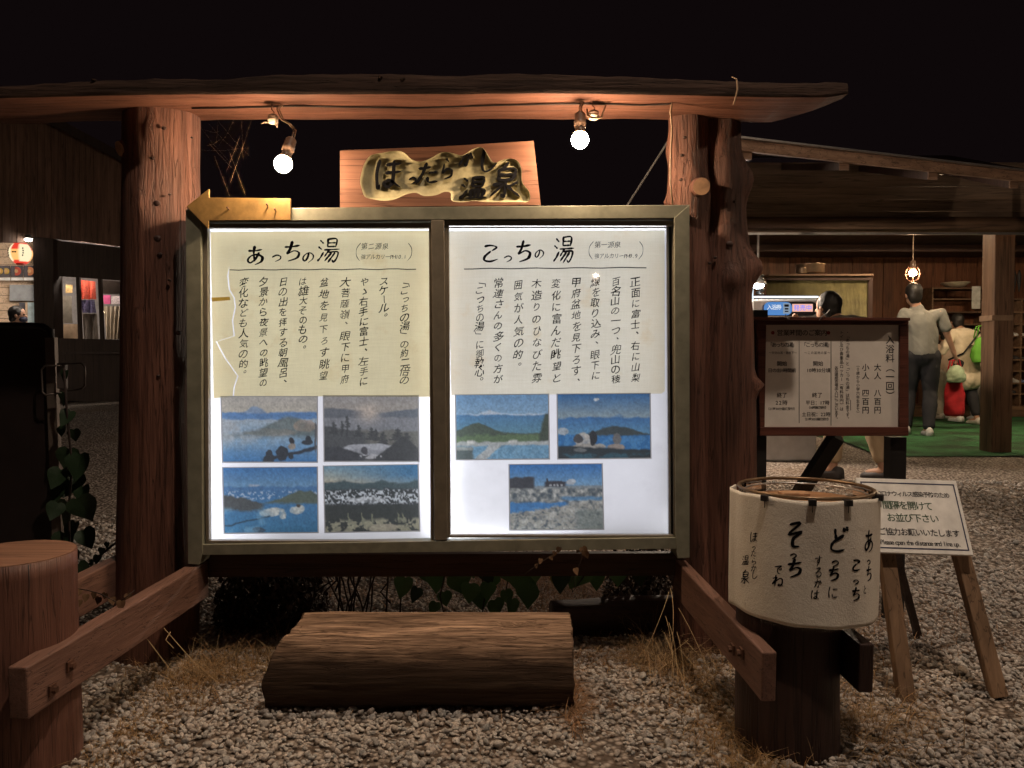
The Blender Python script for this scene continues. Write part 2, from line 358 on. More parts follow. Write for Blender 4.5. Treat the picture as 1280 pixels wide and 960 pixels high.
def brush(mb, ch, cx, cy, size, fn, wd=9, sx=1., depth=0, rot=0, shear=.08):
    """a hand-brushed character; depth>0 gives it solid relief"""
    for si, st in enumerate(BR[ch]):
        pts = catmull(st); n = len(pts); L = []; ph = random.uniform(0, 6)
        for i, (x, y) in enumerate(pts):
            a = pts[max(i - 1, 0)]; b = pts[min(i + 1, n - 1)]
            dx, dy = b[0] - a[0], b[1] - a[1]; l = math.hypot(dx, dy) or 1; nx, ny = -dy / l, dx / l
            t = i / (n - 1)
            ww = wd * (.62 + .38 * abs(math.cos(t * PI)) + .15 * math.sin(5 * t + ph)) * (1 if t < .8 else 1 - (t - .8) / .2 * .65) * (.75 if i == 0 else 1) * (1.15 if abs(dx) < abs(dy) else .88)
            L.append(((x + nx * ww / 2, y + ny * ww / 2), (x - nx * ww / 2, y - ny * ww / 2)))
        a = pts[0]; b = pts[1]; l = math.hypot(b[0] - a[0], b[1] - a[1]) or 1
        tip = (a[0] - (b[0] - a[0]) / l * wd * .35, a[1] - (b[1] - a[1]) / l * wd * .35)
        a = pts[-1]; b = pts[-2]; l = math.hypot(b[0] - a[0], b[1] - a[1]) or 1
        tail = (a[0] - (b[0] - a[0]) / l * wd * .3, a[1] - (b[1] - a[1]) / l * wd * .3)
        ring = [tip] + [p[0] for p in L] + [tail] + [p[1] for p in reversed(L)]
        def tr(p, lift):
            x = (p[0] - 50) / 100; y = (p[1] - 50) / 100; x -= shear * y
            x, y = x * math.cos(rot) - y * math.sin(rot), x * math.sin(rot) + y * math.cos(rot)
            return fn(cx + x * size * sx, cy + y * size, lift)
        lf = depth + si * (.0003 if depth else .00004)
        N = len(ring); nL = len(L)
        top = [tr(p, lf) for p in ring]; idx = lambda i: i % N
        fs = [(0, 1, N - 1)] + [(1 + i, 2 + i, N - 2 - i, N - 1 - i) for i in range(nL - 1)] + [(nL, nL + 1, nL + 2)]
        if depth:
            bot = [tr(p, 0) for p in ring]
            mb.add(top + bot, fs + [(i, (i + 1) % N, N + (i + 1) % N, N + i) for i in range(N)])
        else: mb.add(top, fs)
# ------------------------------------------------------------------ ground
def grid_ground():
    xs = np.concatenate([np.linspace(-60, -8, 14), np.linspace(-7.5, 12, 66), np.linspace(13, 60, 14)])
    ys = np.concatenate([np.linspace(-30, 0, 12), np.linspace(.3, 14, 60), np.linspace(15, 120, 24)])
    mb = MB(); nx = len(xs)
    for y in ys:
        for x in xs: mb.v.append(Vector((x, y, gz(x, y) + .006 * noise.noise((x * 2, y * 2, 0)))))
    for j in range(len(ys) - 1):
        for i in range(nx - 1): mb.f.append((j * nx + i, j * nx + i + 1, (j + 1) * nx + i + 1, (j + 1) * nx + i))
    return mb
m, nt, out = nmat('gravel_ground'); vec = coords(nt, (1, 1, 1), 'Generated')
tc = nt.nodes.new('ShaderNodeTexCoord')
vo = nt.nodes.new('ShaderNodeTexVoronoi'); vo.inputs['Scale'].default_value = 55; nt.links.new(tc.outputs['Object'], vo.inputs['Vector'])
cc = ramp(nt, vo.outputs['Color'], [(0, (.22, .19, .16)), (1, (.60, .52, .45))])
ed = ramp(nt, vo.outputs['Distance'], [(.25, (1, 1, 1)), (.62, (.25, .22, .2))])
c2 = mixc(nt, cc, ed, 1., 'MULTIPLY')
nn = tex_noise(nt, .9, 5, .6, tc.outputs['Object'])
c2 = mixc(nt, c2, (.16, .11, .075), ramp(nt, nn, [(.52, (0, 0, 0)), (.66, (.6, .6, .6))]))
inv = nt.nodes.new('ShaderNodeMath'); inv.operation = 'SUBTRACT'; inv.inputs[0].default_value = 1; nt.links.new(vo.outputs['Distance'], inv.inputs[1])
pbr(nt, out, c2, .9, 0, inv.outputs[0], 1., .012, .2); M['gravel'] = m
g = flat(grid_ground(), 'ground', M['gravel']); g['kind'] = 'structure'

# pebbles: real stones, near ones rounder
def pebbles():
    def ico(sub):
        bm = bmesh.new(); bmesh.ops.create_icosphere(bm, subdivisions=sub, radius=1)
        v = np.array([x.co[:] for x in bm.verts]); f = np.array([[q.index for q in p.verts] for p in bm.faces]); bm.free(); return v, f
    V = []; F = []; Cc = []; base = 0
    rng = np.random.RandomState(3)
    def protos(sub, n):
        v, f = ico(sub); L = []
        for i in range(n):
            p = v.copy()
            for q in range(7):   # chop with random planes: crushed, slightly rounded stone
                d = rng.normal(size=3); d /= np.linalg.norm(d); h = rng.uniform(.5, .85); s = p @ d
                p -= np.outer(np.maximum(0, s - h), d) * .93
            p *= np.array([rng.uniform(.9, 1.35), rng.uniform(.7, 1.), rng.uniform(.5, .8)])
            L.append(p)
        return L, f
    def scatter(P, f, xy, rr, zoff):
        nonlocal base
        for (x, y), r in zip(xy, rr):
            q = noise.noise((x * 2.3, y * 2.3, 5)) + .5 * noise.noise((x * 7, y * 7, 2))
            if q > .22 and rng.rand() < min(.85, (q - .22) * 5): continue
            r = r * (1.45 if rng.rand() < .06 else rng.uniform(.75, 1.1))
            a, b_, c = rng.uniform(-.6, .6), rng.uniform(-.6, .6), rng.uniform(0, 6.3)
            R = np.array(Matrix.Rotation(c, 3, 'Z') @ Matrix.Rotation(a, 3, 'X') @ Matrix.Rotation(b_, 3, 'Y'))
            p = P[rng.randint(len(P))] @ R.T * r + np.array([x, y, gz(x, y) + zoff * r + rng.uniform(0, .8) * r])
            V.append(p); F.append(f + base); base += len(p)
            k = rng.uniform(.62, 1.12); t = rng.uniform(-.03, .03)
            Cc.append(np.tile(np.array([.60 * k + t, .55 * k, .50 * k - t * .6, 1]), (len(p), 1)))
    P, f = protos(2, 16)
    n = 16500; xy = np.stack([rng.uniform(-1.25, 1.65, n), 1.62 + 0.95 * rng.uniform(0, 1, n) ** .9], 1); scatter(P, f, xy, rng.uniform(.0048, .0098, n), .25)
    P, f = protos(1, 12)
    n = 13000; xy = np.stack([rng.uniform(-1.4, 2.3, n), rng.uniform(2.4, 3.5, n)], 1); scatter(P, f, xy, rng.uniform(.006, .0105, n), .25)
    n = 11000; xy = np.stack([rng.uniform(1.1, 4.2, n), rng.uniform(2.9, 5.6, n)], 1); scatter(P, f, xy, rng.uniform(.008, .014, n), .25)
    n = 4000; xy = np.stack([rng.uniform(-2.6, -1.3, n), rng.uniform(2.7, 4.6, n)], 1); scatter(P, f, xy, rng.uniform(.009, .015, n), .25)
    n = 5000; xy = np.stack([rng.uniform(-1.2, 1.1, n), rng.uniform(3.4, 4.4, n)], 1); scatter(P, f, xy, rng.uniform(.009, .014, n), .25)
    V = np.concatenate(V); F = np.concatenate(F); Cc = np.concatenate(Cc)
    me = bpy.data.meshes.new('gravel'); me.vertices.add(len(V)); me.vertices.foreach_set('co', V.astype(np.float32).ravel())
    me.loops.add(F.size); me.loops.foreach_set('vertex_index', F.astype(np.int32).ravel())
    me.polygons.add(len(F)); me.polygons.foreach_set('loop_start', np.arange(0, F.size, 3, dtype=np.int32)); me.update(calc_edges=True)
    a = me.color_attributes.new('Col', 'FLOAT_COLOR', 'POINT'); a.data.foreach_set('color', Cc.astype(np.float32).ravel())
    me.polygons.foreach_set('use_smooth', [True] * len(F))
    me.materials.append(vcol('pebble_stone', 'Col', .85, True))
    o = link_mesh('gravel', me); setp(o, 'grey crushed gravel covering the ground around the log bench', 'gravel', None, 'stuff')
pebbles()

# ------------------------------------------------------------------ main timber gate
BY = 2.35
gate = thing('timber_gate', 'rustic gate of two peeled red-brown tree trunks carrying a half-log beam', 'gate', (0, 2.48, 0))
def bumpfn(bumps, amp=.05, seed=0, ph=2.5):
    def fn(t, a):
        r = 1 + amp * noise.noise((math.cos(a) * 1.3 + seed, math.sin(a) * 1.3, t * ph)) * 2 + amp * .5 * noise.noise((math.cos(a) * 4, math.sin(a) * 4 + seed, t * 11))
        for (bt, ba, am, wt, wa) in bumps:
            da = (a - ba + PI) % (2 * PI) - PI; r += am * math.exp(-((t - bt) / wt) ** 2 - (da / wa) ** 2)
        return r
    return fn
def pathp(lst):   # px,py,Y,r_px -> dense path and radii
    pts = [at(a, b, c) for a, b, c, d in lst]; rr = [d / FPX * c for a, b, c, d in lst]
    P = []; R = []
    for i in range(len(pts) - 1):
        for j in range(10):
            t = j / 10; P.append(pts[i].lerp(pts[i + 1], t)); R.append(rr[i] + (rr[i + 1] - rr[i]) * t)
    P.append(pts[-1]); R.append(rr[-1]); return P, R
# tube angle: find which direction a=0 points; bumps are aimed with helper
def aim(path, direction):
    t0 = (path[1] - path[0]).normalized(); ref = Vector((0, 0, 1)) if abs(t0.z) < .9 else Vector((1, 0, 0))
    u = t0.cross(ref).normalized(); v = t0.cross(u); d = Vector(direction); return math.atan2(d.dot(v), d.dot(u))
P, R = pathp([(195, 850, 2.5, 50), (197, 700, 2.5, 47), (199, 500, 2.5, 46), (201, 300, 2.5, 45), (203, 118, 2.5, 44)])
R_ = aim(P, (1, -.2, 0)); Fr = aim(P, (-.1, -1, 0)); Lf = aim(P, (-1, 0, 0))
mb = MB(); mb.tube(P, R, 48, True, bumpfn([(.83, R_, .14, .025, .25), (.80, Fr, .10, .02, .2), (.93, Fr + .3, .08, .015, .15), (.62, Fr, .07, .02, .2), (.55, R_, .06, .02, .2), (.2, R_, .12, .1, .6)], .035, 1, 3))
mb.build('post', M['post'], gate, True)
# sawn branch stub on the left post
a = at(176, 182, 2.47); b = at(150, 186, 2.42); mb = MB(); mb.tube([a, a.lerp(b, .4), a.lerp(b, .8), b], [.036, .030, .025, .024], 18); mb.build('branch_stub', M['post'], gate, True)
mb = MB(); d = (b - a).normalized(); mb.tube([b, b + d * .002], .0235, 18); mb.build('cut_face', M['cutend'], gate)
for (x, y, r) in [(205, 160, 4), (191, 198, 3.5), (196, 254, 6), (212, 243, 2.5), (196, 298, 7), (200, 318, 4), (212, 350, 3), (223, 416, 5), (240, 172, 2), (198, 470, 3), (222, 485, 3)]:   # dark knots
    c = at(x, y, 2.386 + (abs(x - 200) / 46) ** 2 * .05); mb = MB(); mb.ball(c, (r / FPX * 1.9, .006, r / FPX * 1.5), 10, 6); mb.build('knot', M['fencedark'], gate, True)
# right: two fused trunks
P, R = pathp([(868, 830, 2.52, 28), (866, 600, 2.52, 24), (866, 420, 2.52, 24), (862, 300, 2.52, 26), (861, 240, 2.52, 28), (860, 190, 2.52, 24), (861, 122, 2.52, 25)])
R_ = aim(P, (1, -.3, 0)); Fr = aim(P, (0, -1, 0)); Lf = aim(P, (-1, 0, 0))
mb = MB(); mb.tube(P, R, 44, True, bumpfn([(.84, Lf, .18, .04, .5), (.63, Lf, .2, .02, .3)], .05, 5, 3)); mb.build('post', M['post'], gate, True)
P, R = pathp([(905, 850, 2.56, 48), (903, 700, 2.56, 42), (902, 500, 2.56, 40), (903, 400, 2.56, 38), (901, 300, 2.56, 34), (899, 200, 2.56, 27), (897, 118, 2.56, 26)])
R_ = aim(P, (1, -.4, 0)); Fr = aim(P, (-.1, -1, 0))
mb = MB(); mb.tube(P, R, 52, True, bumpfn([(.79, R_, .45, .035, .55), (.605, R_, .45, .03, .5), (.58, Fr + .2, .3, .02, .3), (.365, R_, .3, .015, .3), (.81, Fr, .3, .05, .5), (.68, Fr, .16, .015, .25)], .05, 9, 3)); mb.build('post', M['post'], gate, True)
a = at(868, 236, 2.50); b = at(877, 233, 2.40); mb = MB(); mb.tube([a, a.lerp(b, .5), b], [.034, .029, .027], 20); mb.build('branch_stub', M['post'], gate, True)
d = (b - a).normalized(); mb = MB(); mb.tube([b, b + d * .002], .0262, 20); mb.build('cut_face', M['cutend'], gate)
for (x, y, r) in [(856, 172, 3), (852, 194, 3), (852, 225, 4), (912, 305, 6), (894, 322, 3), (912, 383, 6), (887, 329, 3), (902, 447, 4), (918, 252, 3)]:
    c = at(x, y, 2.462 if x < 880 else 2.468); mb = MB(); mb.ball(c, (r / FPX * 1.9, .006, r / FPX * 1.5), 10, 6); mb.build('knot', M['fencedark'], gate, True)
# beam: half log, flat sawn underside
top = [(-60, 108), (0, 101), (60, 97), (120, 92), (200, 90), (260, 91), (330, 86), (400, 83), (500, 84), (580, 86), (640, 83), (700, 84), (780, 87), (850, 92), (920, 94), (980, 96), (1040, 98), (1058, 102)]
bot = [(-60, 124), (0, 123), (60, 121.5), (120, 120), (200, 118.5), (260, 118), (330, 118), (400, 118), (500, 118), (580, 117.5), (640, 117), (700, 117), (780, 118), (850, 119), (920, 121), (980, 122), (1040, 121), (1062, 117)]
def interp(tb, x):
    for (a, b), (c, d) in zip(tb, tb[1:]):
        if a <= x <= c: return b + (d - b) * (x - a) / (c - a)
    return tb[-1][1]
mb = MB(); secs = []; N = 90; ns = 14
for i in range(N + 1):
    x = -60 + (1060 + 60) * i / N; yt = interp(top, x) + 2.5 * noise.noise((x * .03, 3, 0)) + 1.5 * noise.noise((x * .11, 8, 0)); yb = interp(bot, x) + .8 * noise.noise((x * .02, 0, 1))
    f = 2.29 + .012 * noise.noise((x * .01, 5, 5)); zb = at(x, yb, f).z; zt = at(x, yt, f).z; X = at(x, yb, f).x
    dep = .235 + .02 * noise.noise((x * .008, 1, 7))
    if x > 1000: dep *= max(.15, 1 - (x - 1000) / 75)
    sec = [Vector((X, f, zb))]
    for k in range(ns + 1):
        a = PI * k / ns; r = 1 + .05 * noise.noise((x * .02, a * 2, 2))
        yy = f + dep / 2 - math.cos(a) * dep / 2 * (1.0); zz = zb + .012 + (zt - zb - .012) * (abs(math.sin(a)) ** .45) * r
        sec.append(Vector((X, yy, zz)))
    sec.append(Vector((X, f + dep, zb)))
    secs.append(sec)
ls = len(secs[0])
for s_ in secs: mb.v += s_
for i in range(N):
    for k in range(ls):
        k2 = (k + 1) % ls; mb.f.append((i * ls + k, i * ls + k2, (i + 1) * ls + k2, (i + 1) * ls + k))
mb.f.append(tuple(range(ls))); mb.f.append(tuple(N * ls + k for k in range(ls))[::-1])
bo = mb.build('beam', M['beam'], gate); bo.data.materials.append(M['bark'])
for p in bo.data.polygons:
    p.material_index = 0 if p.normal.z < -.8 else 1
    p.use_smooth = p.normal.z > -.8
for (x, y, r) in [(504, 100, 4), (476, 97, 3), (118, 101, 3)]:
    c = at(x, y, 2.30); mb = MB(); mb.ball(c, (r / FPX * 2.3, .014, r / FPX * 2.3 * .7), 10, 6); mb.build('knot', M['bark'], gate, True)
# apron under the case
mb = MB(); mb.bar(at(240, 706, 2.44), at(856, 704, 2.44), .03, .045 * 1.6); mb.build('lower_rail', M['darkx'], gate)
# wire hook over the right end
mb = MB(); mb.tube([at(915, 96, 2.27), at(921, 99, 2.262), at(922, 112, 2.262), at(919, 124, 2.268), at(917, 131, 2.28)], .0022, 6); o = mb.build('wire_hook', M['cable'], None, True); setp(o, 'pale bent wire hanging over the beam above the right post', 'wire')

# ------------------------------------------------------------------ light box display case
case = thing('display_case', 'wide backlit display case in an olive frame between the two posts', 'display case', at(548, 690, BY))
def PP(px, py, off=0): return at(px, py, BY - off)
def frame_strip(name, poly, y0, y1, mat):
    """poly px points; between depth offsets y0 (front) and y1 (back)"""
    mb = MB(); a = [PP(x, y, y0) for x, y in poly]; b = [q + Vector((0, y0 - y1, 0)) for q in a]
    n = len(a); mb.add(a + b, [tuple(range(n)), tuple(range(2 * n - 1, n - 1, -1))] + [(i, n + i, n + (i + 1) % n, (i + 1) % n) for i in range(n)])
    return mb.build(name, mat, case, bevel=.0012)
frame_strip('frame_stile', [(232, 262), (251, 276), (253, 691), (249, 706), (235, 705)], .003, -.10, M['frame'])
frame_strip('frame_stile', [(862, 256), (862, 697), (847, 698), (845, 683), (843, 272)], .003, -.10, M['frame'])
frame_strip('frame_rail', [(232, 261), (862, 256), (847, 272.5), (246, 276.5)], 0, -.10, M['frame'])
frame_strip('frame_rail', [(253, 681), (847, 672), (847, 686), (253, 694)], 0, -.10, M['frame'])
frame_strip('mullion', [(539, 275), (555, 275), (559, 675), (543, 675)], .0015, -.06, M['sash'])
for q, (xl, xr, yt, yb) in enumerate([(254, 541, 279, 679), (556, 846, 276, 672)]):
    for poly in ([(xl, yt), (xl + 5, yt + 5), (xl + 7, yb - 4), (xl + 3, yb)], [(xr, yt), (xr + 1, yb), (xr - 3, yb - 4), (xr - 5, yt + 5)],
                 [(xl, yt), (xr, yt), (xr - 5, yt + 6), (xl + 5, yt + 6)], [(xl + 3, yb), (xr, yb), (xr - 4, yb - 3), (xl + 6, yb - 3)]):
        frame_strip('sash', [(x, y) for x, y in poly], -.012, -.035, M['sash'] if q == 0 else M['sash'])
    mb = MB(); mb.add([PP(xl + 2, yt + 2, -.02), PP(xr - 2, yt + 2, -.02), PP(xr - 2, yb - 2, -.02), PP(xl + 4, yb - 2, -.02)], [(0, 1, 2, 3)]); flat(mb, 'glass_pane', clear('case_glass') if q == 0 else bpy.data.materials['case_glass'], case)
# body of the box (real walls), lit from inside
M['boxin'] = paint('box_inside_white', (.8, .8, .8), .6)
PD = -.045   # depth of the opal sheets behind the frame front
def boxpart(x0, y0, x1, y1, name):
    a = PP(x0, y0, -.048); b = PP(x1, y1, -.048); Y0 = BY + .048; Y1 = BY + .13
    mb = MB(); th = .004
    X0, X1, Z0, Z1 = a.x, b.x, b.z, a.z
    mb.box(((X0 + X1) / 2, Y1 + .002, (Z0 + Z1) / 2), (X1 - X0 + .02, th, Z1 - Z0 + .02))
    mb.box(((X0 + X1) / 2, (Y0 + Y1) / 2, Z1 + .006), (X1 - X0 + .02, Y1 - Y0, th)); mb.box(((X0 + X1) / 2, (Y0 + Y1) / 2, Z0 - .006), (X1 - X0 + .02, Y1 - Y0, th))
    mb.box((X0 - .006, (Y0 + Y1) / 2, (Z0 + Z1) / 2), (th, Y1 - Y0, Z1 - Z0)); mb.box((X1 + .006, (Y0 + Y1) / 2, (Z0 + Z1) / 2), (th, Y1 - Y0, Z1 - Z0))
    mb.build('box_body', M['boxin'], case)
    return X0, X1, Z0, Z1
M['led'] = emit('led_sheet_cold', (.93, .95, 1), BOX_L); M['tube'] = emit('led_strip_cold', (.92, .95, 1), 17)
M['opal'] = transl('opal_acrylic', (.84, .83, .87), .85, None, (.66, .64, .68), .05)
for q, (x0, y0, x1, y1, px0) in enumerate([(262, 288, 541, 677, 262), (560, 287, 842, 671, 557)]):
    X0, X1, Z0, Z1 = boxpart(x0, y0, x1, y1, 'box')
    yb = BY + .118
    mb = MB(); mb.add([(X0, yb, Z0), (X1, yb, Z0), (X1, yb, Z1), (X0, yb, Z1)], [(0, 1, 2, 3)]); flat(mb, 'light_sheet', M['led'], case)
    Yt = BY + .075
    for a, b in (((X0 + .002, Yt, Z0), (X0 + .002, Yt, Z1)), ((X1 - .002, Yt, Z0), (X1 - .002, Yt, Z1)), ((X0, Yt, Z0 + .002), (X1, Yt, Z0 + .002)), ((X0, Yt, Z1 - .002), (X1, Yt, Z1 - .002))):
        mb = MB(); mb.tube([a, b], .0028, 6); mb.build('light_strip', M['tube'], case)
    mb = MB(); mb.add([PP(x0 - 1, y0, PD), PP(x1 if q == 0 else 833, y0, PD), PP(x1 if q == 0 else 836, y1 - (0 if q == 0 else 0), PD), PP(x0 + 1, y1, PD)], [(0, 3, 2, 1)]); flat(mb, 'opal_panel', M['opal'], case)
# dark jamb at the right where the opal sheet stops short
mb = MB(); mb.add([PP(833.5, 282, -.040), PP(846, 282, -.040), PP(848, 672, -.040), PP(836.5, 672, -.040)], [(0, 3, 2, 1)]); flat(mb, 'jamb', M['black'], case)
frame_strip('jamb_trim', [(833, 284), (836, 284), (839, 670), (836, 670)], -.030, -.044, M['alu'])
for px, Y0_, Y1_ in ((258, 284, 672), (849, 282, 672)): pass
# calligraphy sheets
M['paperL'] = transl('yellowed_paper', (.97, .87, .55), .90, None, (.70, .50, .20), .05, True)
M['paperR'] = transl('cream_paper', (.98, .93, .76), .92, None, (.80, .62, .34), .03, True)
tear = [(287, 332), (285, 345), (287, 362), (293, 372), (294.5, 384), (291, 400), (293, 420), (270.5, 427), (282, 448), (297.5, 470), (293, 484), (292, 495)]
g_ = 1.0
left = [(263, 290)] + [(x - g_ * .6, y) for x, y in tear[:1]] + [(x - g_, y) for x, y in tear[1:]] + [(267, 498)]
right = [(263, 290), (539, 288), (541, 493), (541.5, 496)] + [(x + g_ * .5, y) for x, y in reversed(tear[1:])] + [(287, 332)]
sheetL = thing('calligraphy_sheet', 'yellowed torn paper sheet of vertical brush writing headed あっちの湯', 'poster', PP(400, 496, -.04), 'calligraphy sheets in the display case')
def polyface(pts, off): 
    bm = bmesh.new(); vs = [bm.verts.new(PP(x, y, off)) for x, y in pts]; es = [bm.edges.new((vs[i], vs[(i + 1) % len(vs)])) for i in range(len(vs))]
    bmesh.ops.triangle_fill(bm, edges=es, use_beauty=True); mb = MB(); mb.v = [v.co.copy() for v in bm.verts]; bm.verts.index_update(); mb.f = [tuple(v.index for v in f.verts) for f in bm.faces]; bm.free(); return mb
flat(polyface([(263, 289), (287, 332)] + left[2:], -.0412), 'torn_strip', M['paperL'], sheetL)
flat(polyface(right, -.041), 'paper', M['paperL'], sheetL)
def fnP(off): return lambda x, y, l: PP(x, y, off + l)
f = fnP(-.0402)
mb = MB()
for ch, x, y, s in [('あ', 319, 319, 25), ('っ', 346, 320, 17), ('ち', 365, 314, 26), ('の', 385, 321, 17)]: brush(mb, ch, x, y, s, f, 13, 1.0)
brush(mb, '湯', 411, 313, 31, f, 9, .95)
brush(mb, '(', 447, 315, 22, f, 5, .7); brush(mb, ')', 513, 315, 22, f, 5, .7)
row(mb, '第二源泉', 451, 486, 308, 8.5, f, jit=.6, shear=.12); row(mb, '強アルカリーPH10.1', 451, 508, 321, 6.6, f, jit=.6, shear=.12)
mb.build('heading', M['ink'], sheetL)
mb = MB()
pts = [(287 + i * 11.65, 337.3 + .5 * math.sin(i * 1.7) - i * .05) for i in range(21)]
for (a, b), (c, d) in zip(pts, pts[1:]): mb.add([f(a, b - .55, 0), f(c, d - .55, 0), f(c, d + .55, 0), f(a, b + .55, 0)], [(0, 3, 2, 1)])
mb.build('ruled_line', M['ink'], sheetL)
mb = MB()
for txt, x, y0, y1 in [('「こっちの湯」の約二倍の', 506, 346, 481), ('スケール。', 480, 346, 402), ('やゝ右手に富士、左手に', 455, 346, 483), ('大菩薩嶺、眼下に甲府', 431.5, 346, 481), ('盆地を見下ろす眺望', 405, 346, 477), ('は雄大そのもの。', 379, 346, 442), ('日の出を拝する朝風呂、', 354, 346, 485), ('夕景から夜景への眺望の', 329.5, 346, 485), ('変化なども人気の的。', 304.5, 347, 474)]:
    column(mb, txt, x, y0, y1, 12.2, f, jit=1.15, shear=.16, bold=.008)
mb.build('writing', M['ink'], sheetL)
mb = MB(); mb.add([f(264, 372, .0004), f(287, 371, .0004), f(288, 375, .0004), f(265, 377, .0004)], [(0, 3, 2, 1)]); mb.build('tape', transl('brown_tape', (.62, .42, .10), .5), sheetL)
sheetR = thing('calligraphy_sheet', 'cream paper sheet of vertical brush writing headed こっちの湯', 'poster', PP(700, 490, -.04), 'calligraphy sheets in the display case')
flat(polyface([(560, 289), (831, 288), (831, 489), (827, 492), (564, 494)], -.041), 'paper', M['paperR'], sheetR)
mb = MB()
for ch, x, y, s in [('こ', 613, 316, 27), ('っ', 635, 321, 16), ('ち', 654, 314, 28), ('の', 674, 317, 15)]: brush(mb, ch, x, y, s, f, 13, .9)
brush(mb, '湯', 705, 312, 34, f, 9, .8)
brush(mb, '(', 738, 313, 22, f, 5, .7); brush(mb, ')', 802, 313, 22, f, 5, .7)
row(mb, '第一源泉', 743, 776, 306, 8.5, f, jit=.6, shear=.12); row(mb, '強アルカリーPH9.9', 743, 797, 320, 6.8, f, jit=.6, shear=.12)
mb.build('heading', M['ink'], sheetR)
mb = MB(); pts = [(580 + i * 11.4, 336 + .4 * math.sin(i * 1.3 + 1) - i * .08) for i in range(21)]
for (a, b), (c, d) in zip(pts, pts[1:]): mb.add([f(a, b - .6, 0), f(c, d - .6, 0), f(c, d + .6, 0), f(a, b + .6, 0)], [(0, 3, 2, 1)])
mb.build('ruled_line', M['ink'], sheetR)
mb = MB()
for txt, x, y0, y1 in [('正面に富士、右に山梨', 794.5, 346, 479), ('百名山の一つ、兜山の稜', 769.5, 346, 480), ('線を取り込み、眼下に', 744.5, 346, 476), ('甲府盆地を見下ろす、', 720.5, 346, 484), ('変化に富んだ眺望と', 695.5, 347, 480), ('木造りのひなびた雰', 671, 347, 480), ('囲気が人気の的。', 648, 349, 465), ('常連さんの多くの方が', 623, 347, 481), ('「こっちの湯」に御執心。', 599.5, 346, 482)]:
    column(mb, txt, x, y0, y1, 12.4, f, jit=1.15, shear=.15, bold=.009)
mb.build('writing', M['ink'], sheetR)

# ---------------------------------------------------------------- photographs in the case (printed colour)
def fbm(w, h, sx, sy, seed, oct=4):
    r = np.random.RandomState(seed); o = np.zeros((h, w)); amp = 1; tot = 0
    for k in range(oct):
        gx, gy = int(sx * 2 ** k) + 2, int(sy * 2 ** k) + 2; g = r.rand(gy, gx)
        X = np.linspace(0, gx - 1.001, w); Y = np.linspace(0, gy - 1.001, h); xi = X.astype(int); yi = Y.astype(int); fx = (X - xi)[None]; fy = (Y - yi)[:, None]
        fx = fx * fx * (3 - 2 * fx); fy = fy * fy * (3 - 2 * fy)
        a = g[yi][:, xi]; b = g[yi][:, xi + 1]; c = g[yi + 1][:, xi]; d = g[yi + 1][:, xi + 1]
        o += amp * ((a * (1 - fx) + b * fx) * (1 - fy) + (c * (1 - fx) + d * fx) * fy); tot += amp; amp *= .55
    return o / tot
W_, H_ = 140, 94
def canvas():
    u = np.linspace(0, 1, W_)[None].repeat(H_, 0); v = np.linspace(0, 1, H_)[:, None].repeat(W_, 1); return u, v, np.zeros((H_, W_, 3))
def fill(img, mask, col, a=1.):
    mask = np.clip(mask, 0, 1)[..., None] * a; c = np.array(col) if not hasattr(col, 'shape') else col
    img[:] = img * (1 - mask) + c * mask
def soft(x, w=.026): return np.clip(x / w + .5, 0, 1)
def ell(u, v, cx, cy, rx, ry): return soft(1 - ((u - cx) / rx) ** 2 - ((v - cy) / ry) ** 2, .25)
def grad(v, stops):
    xs = [s[0] for s in stops]; return np.stack([np.interp(v, xs, [s[1][k] for s in stops]) for k in range(3)], -1)
def hor(y, amp, seed, freq=4): return y - amp * (fbm(W_, 1, freq, 1, seed)[0] * 2 - 1)
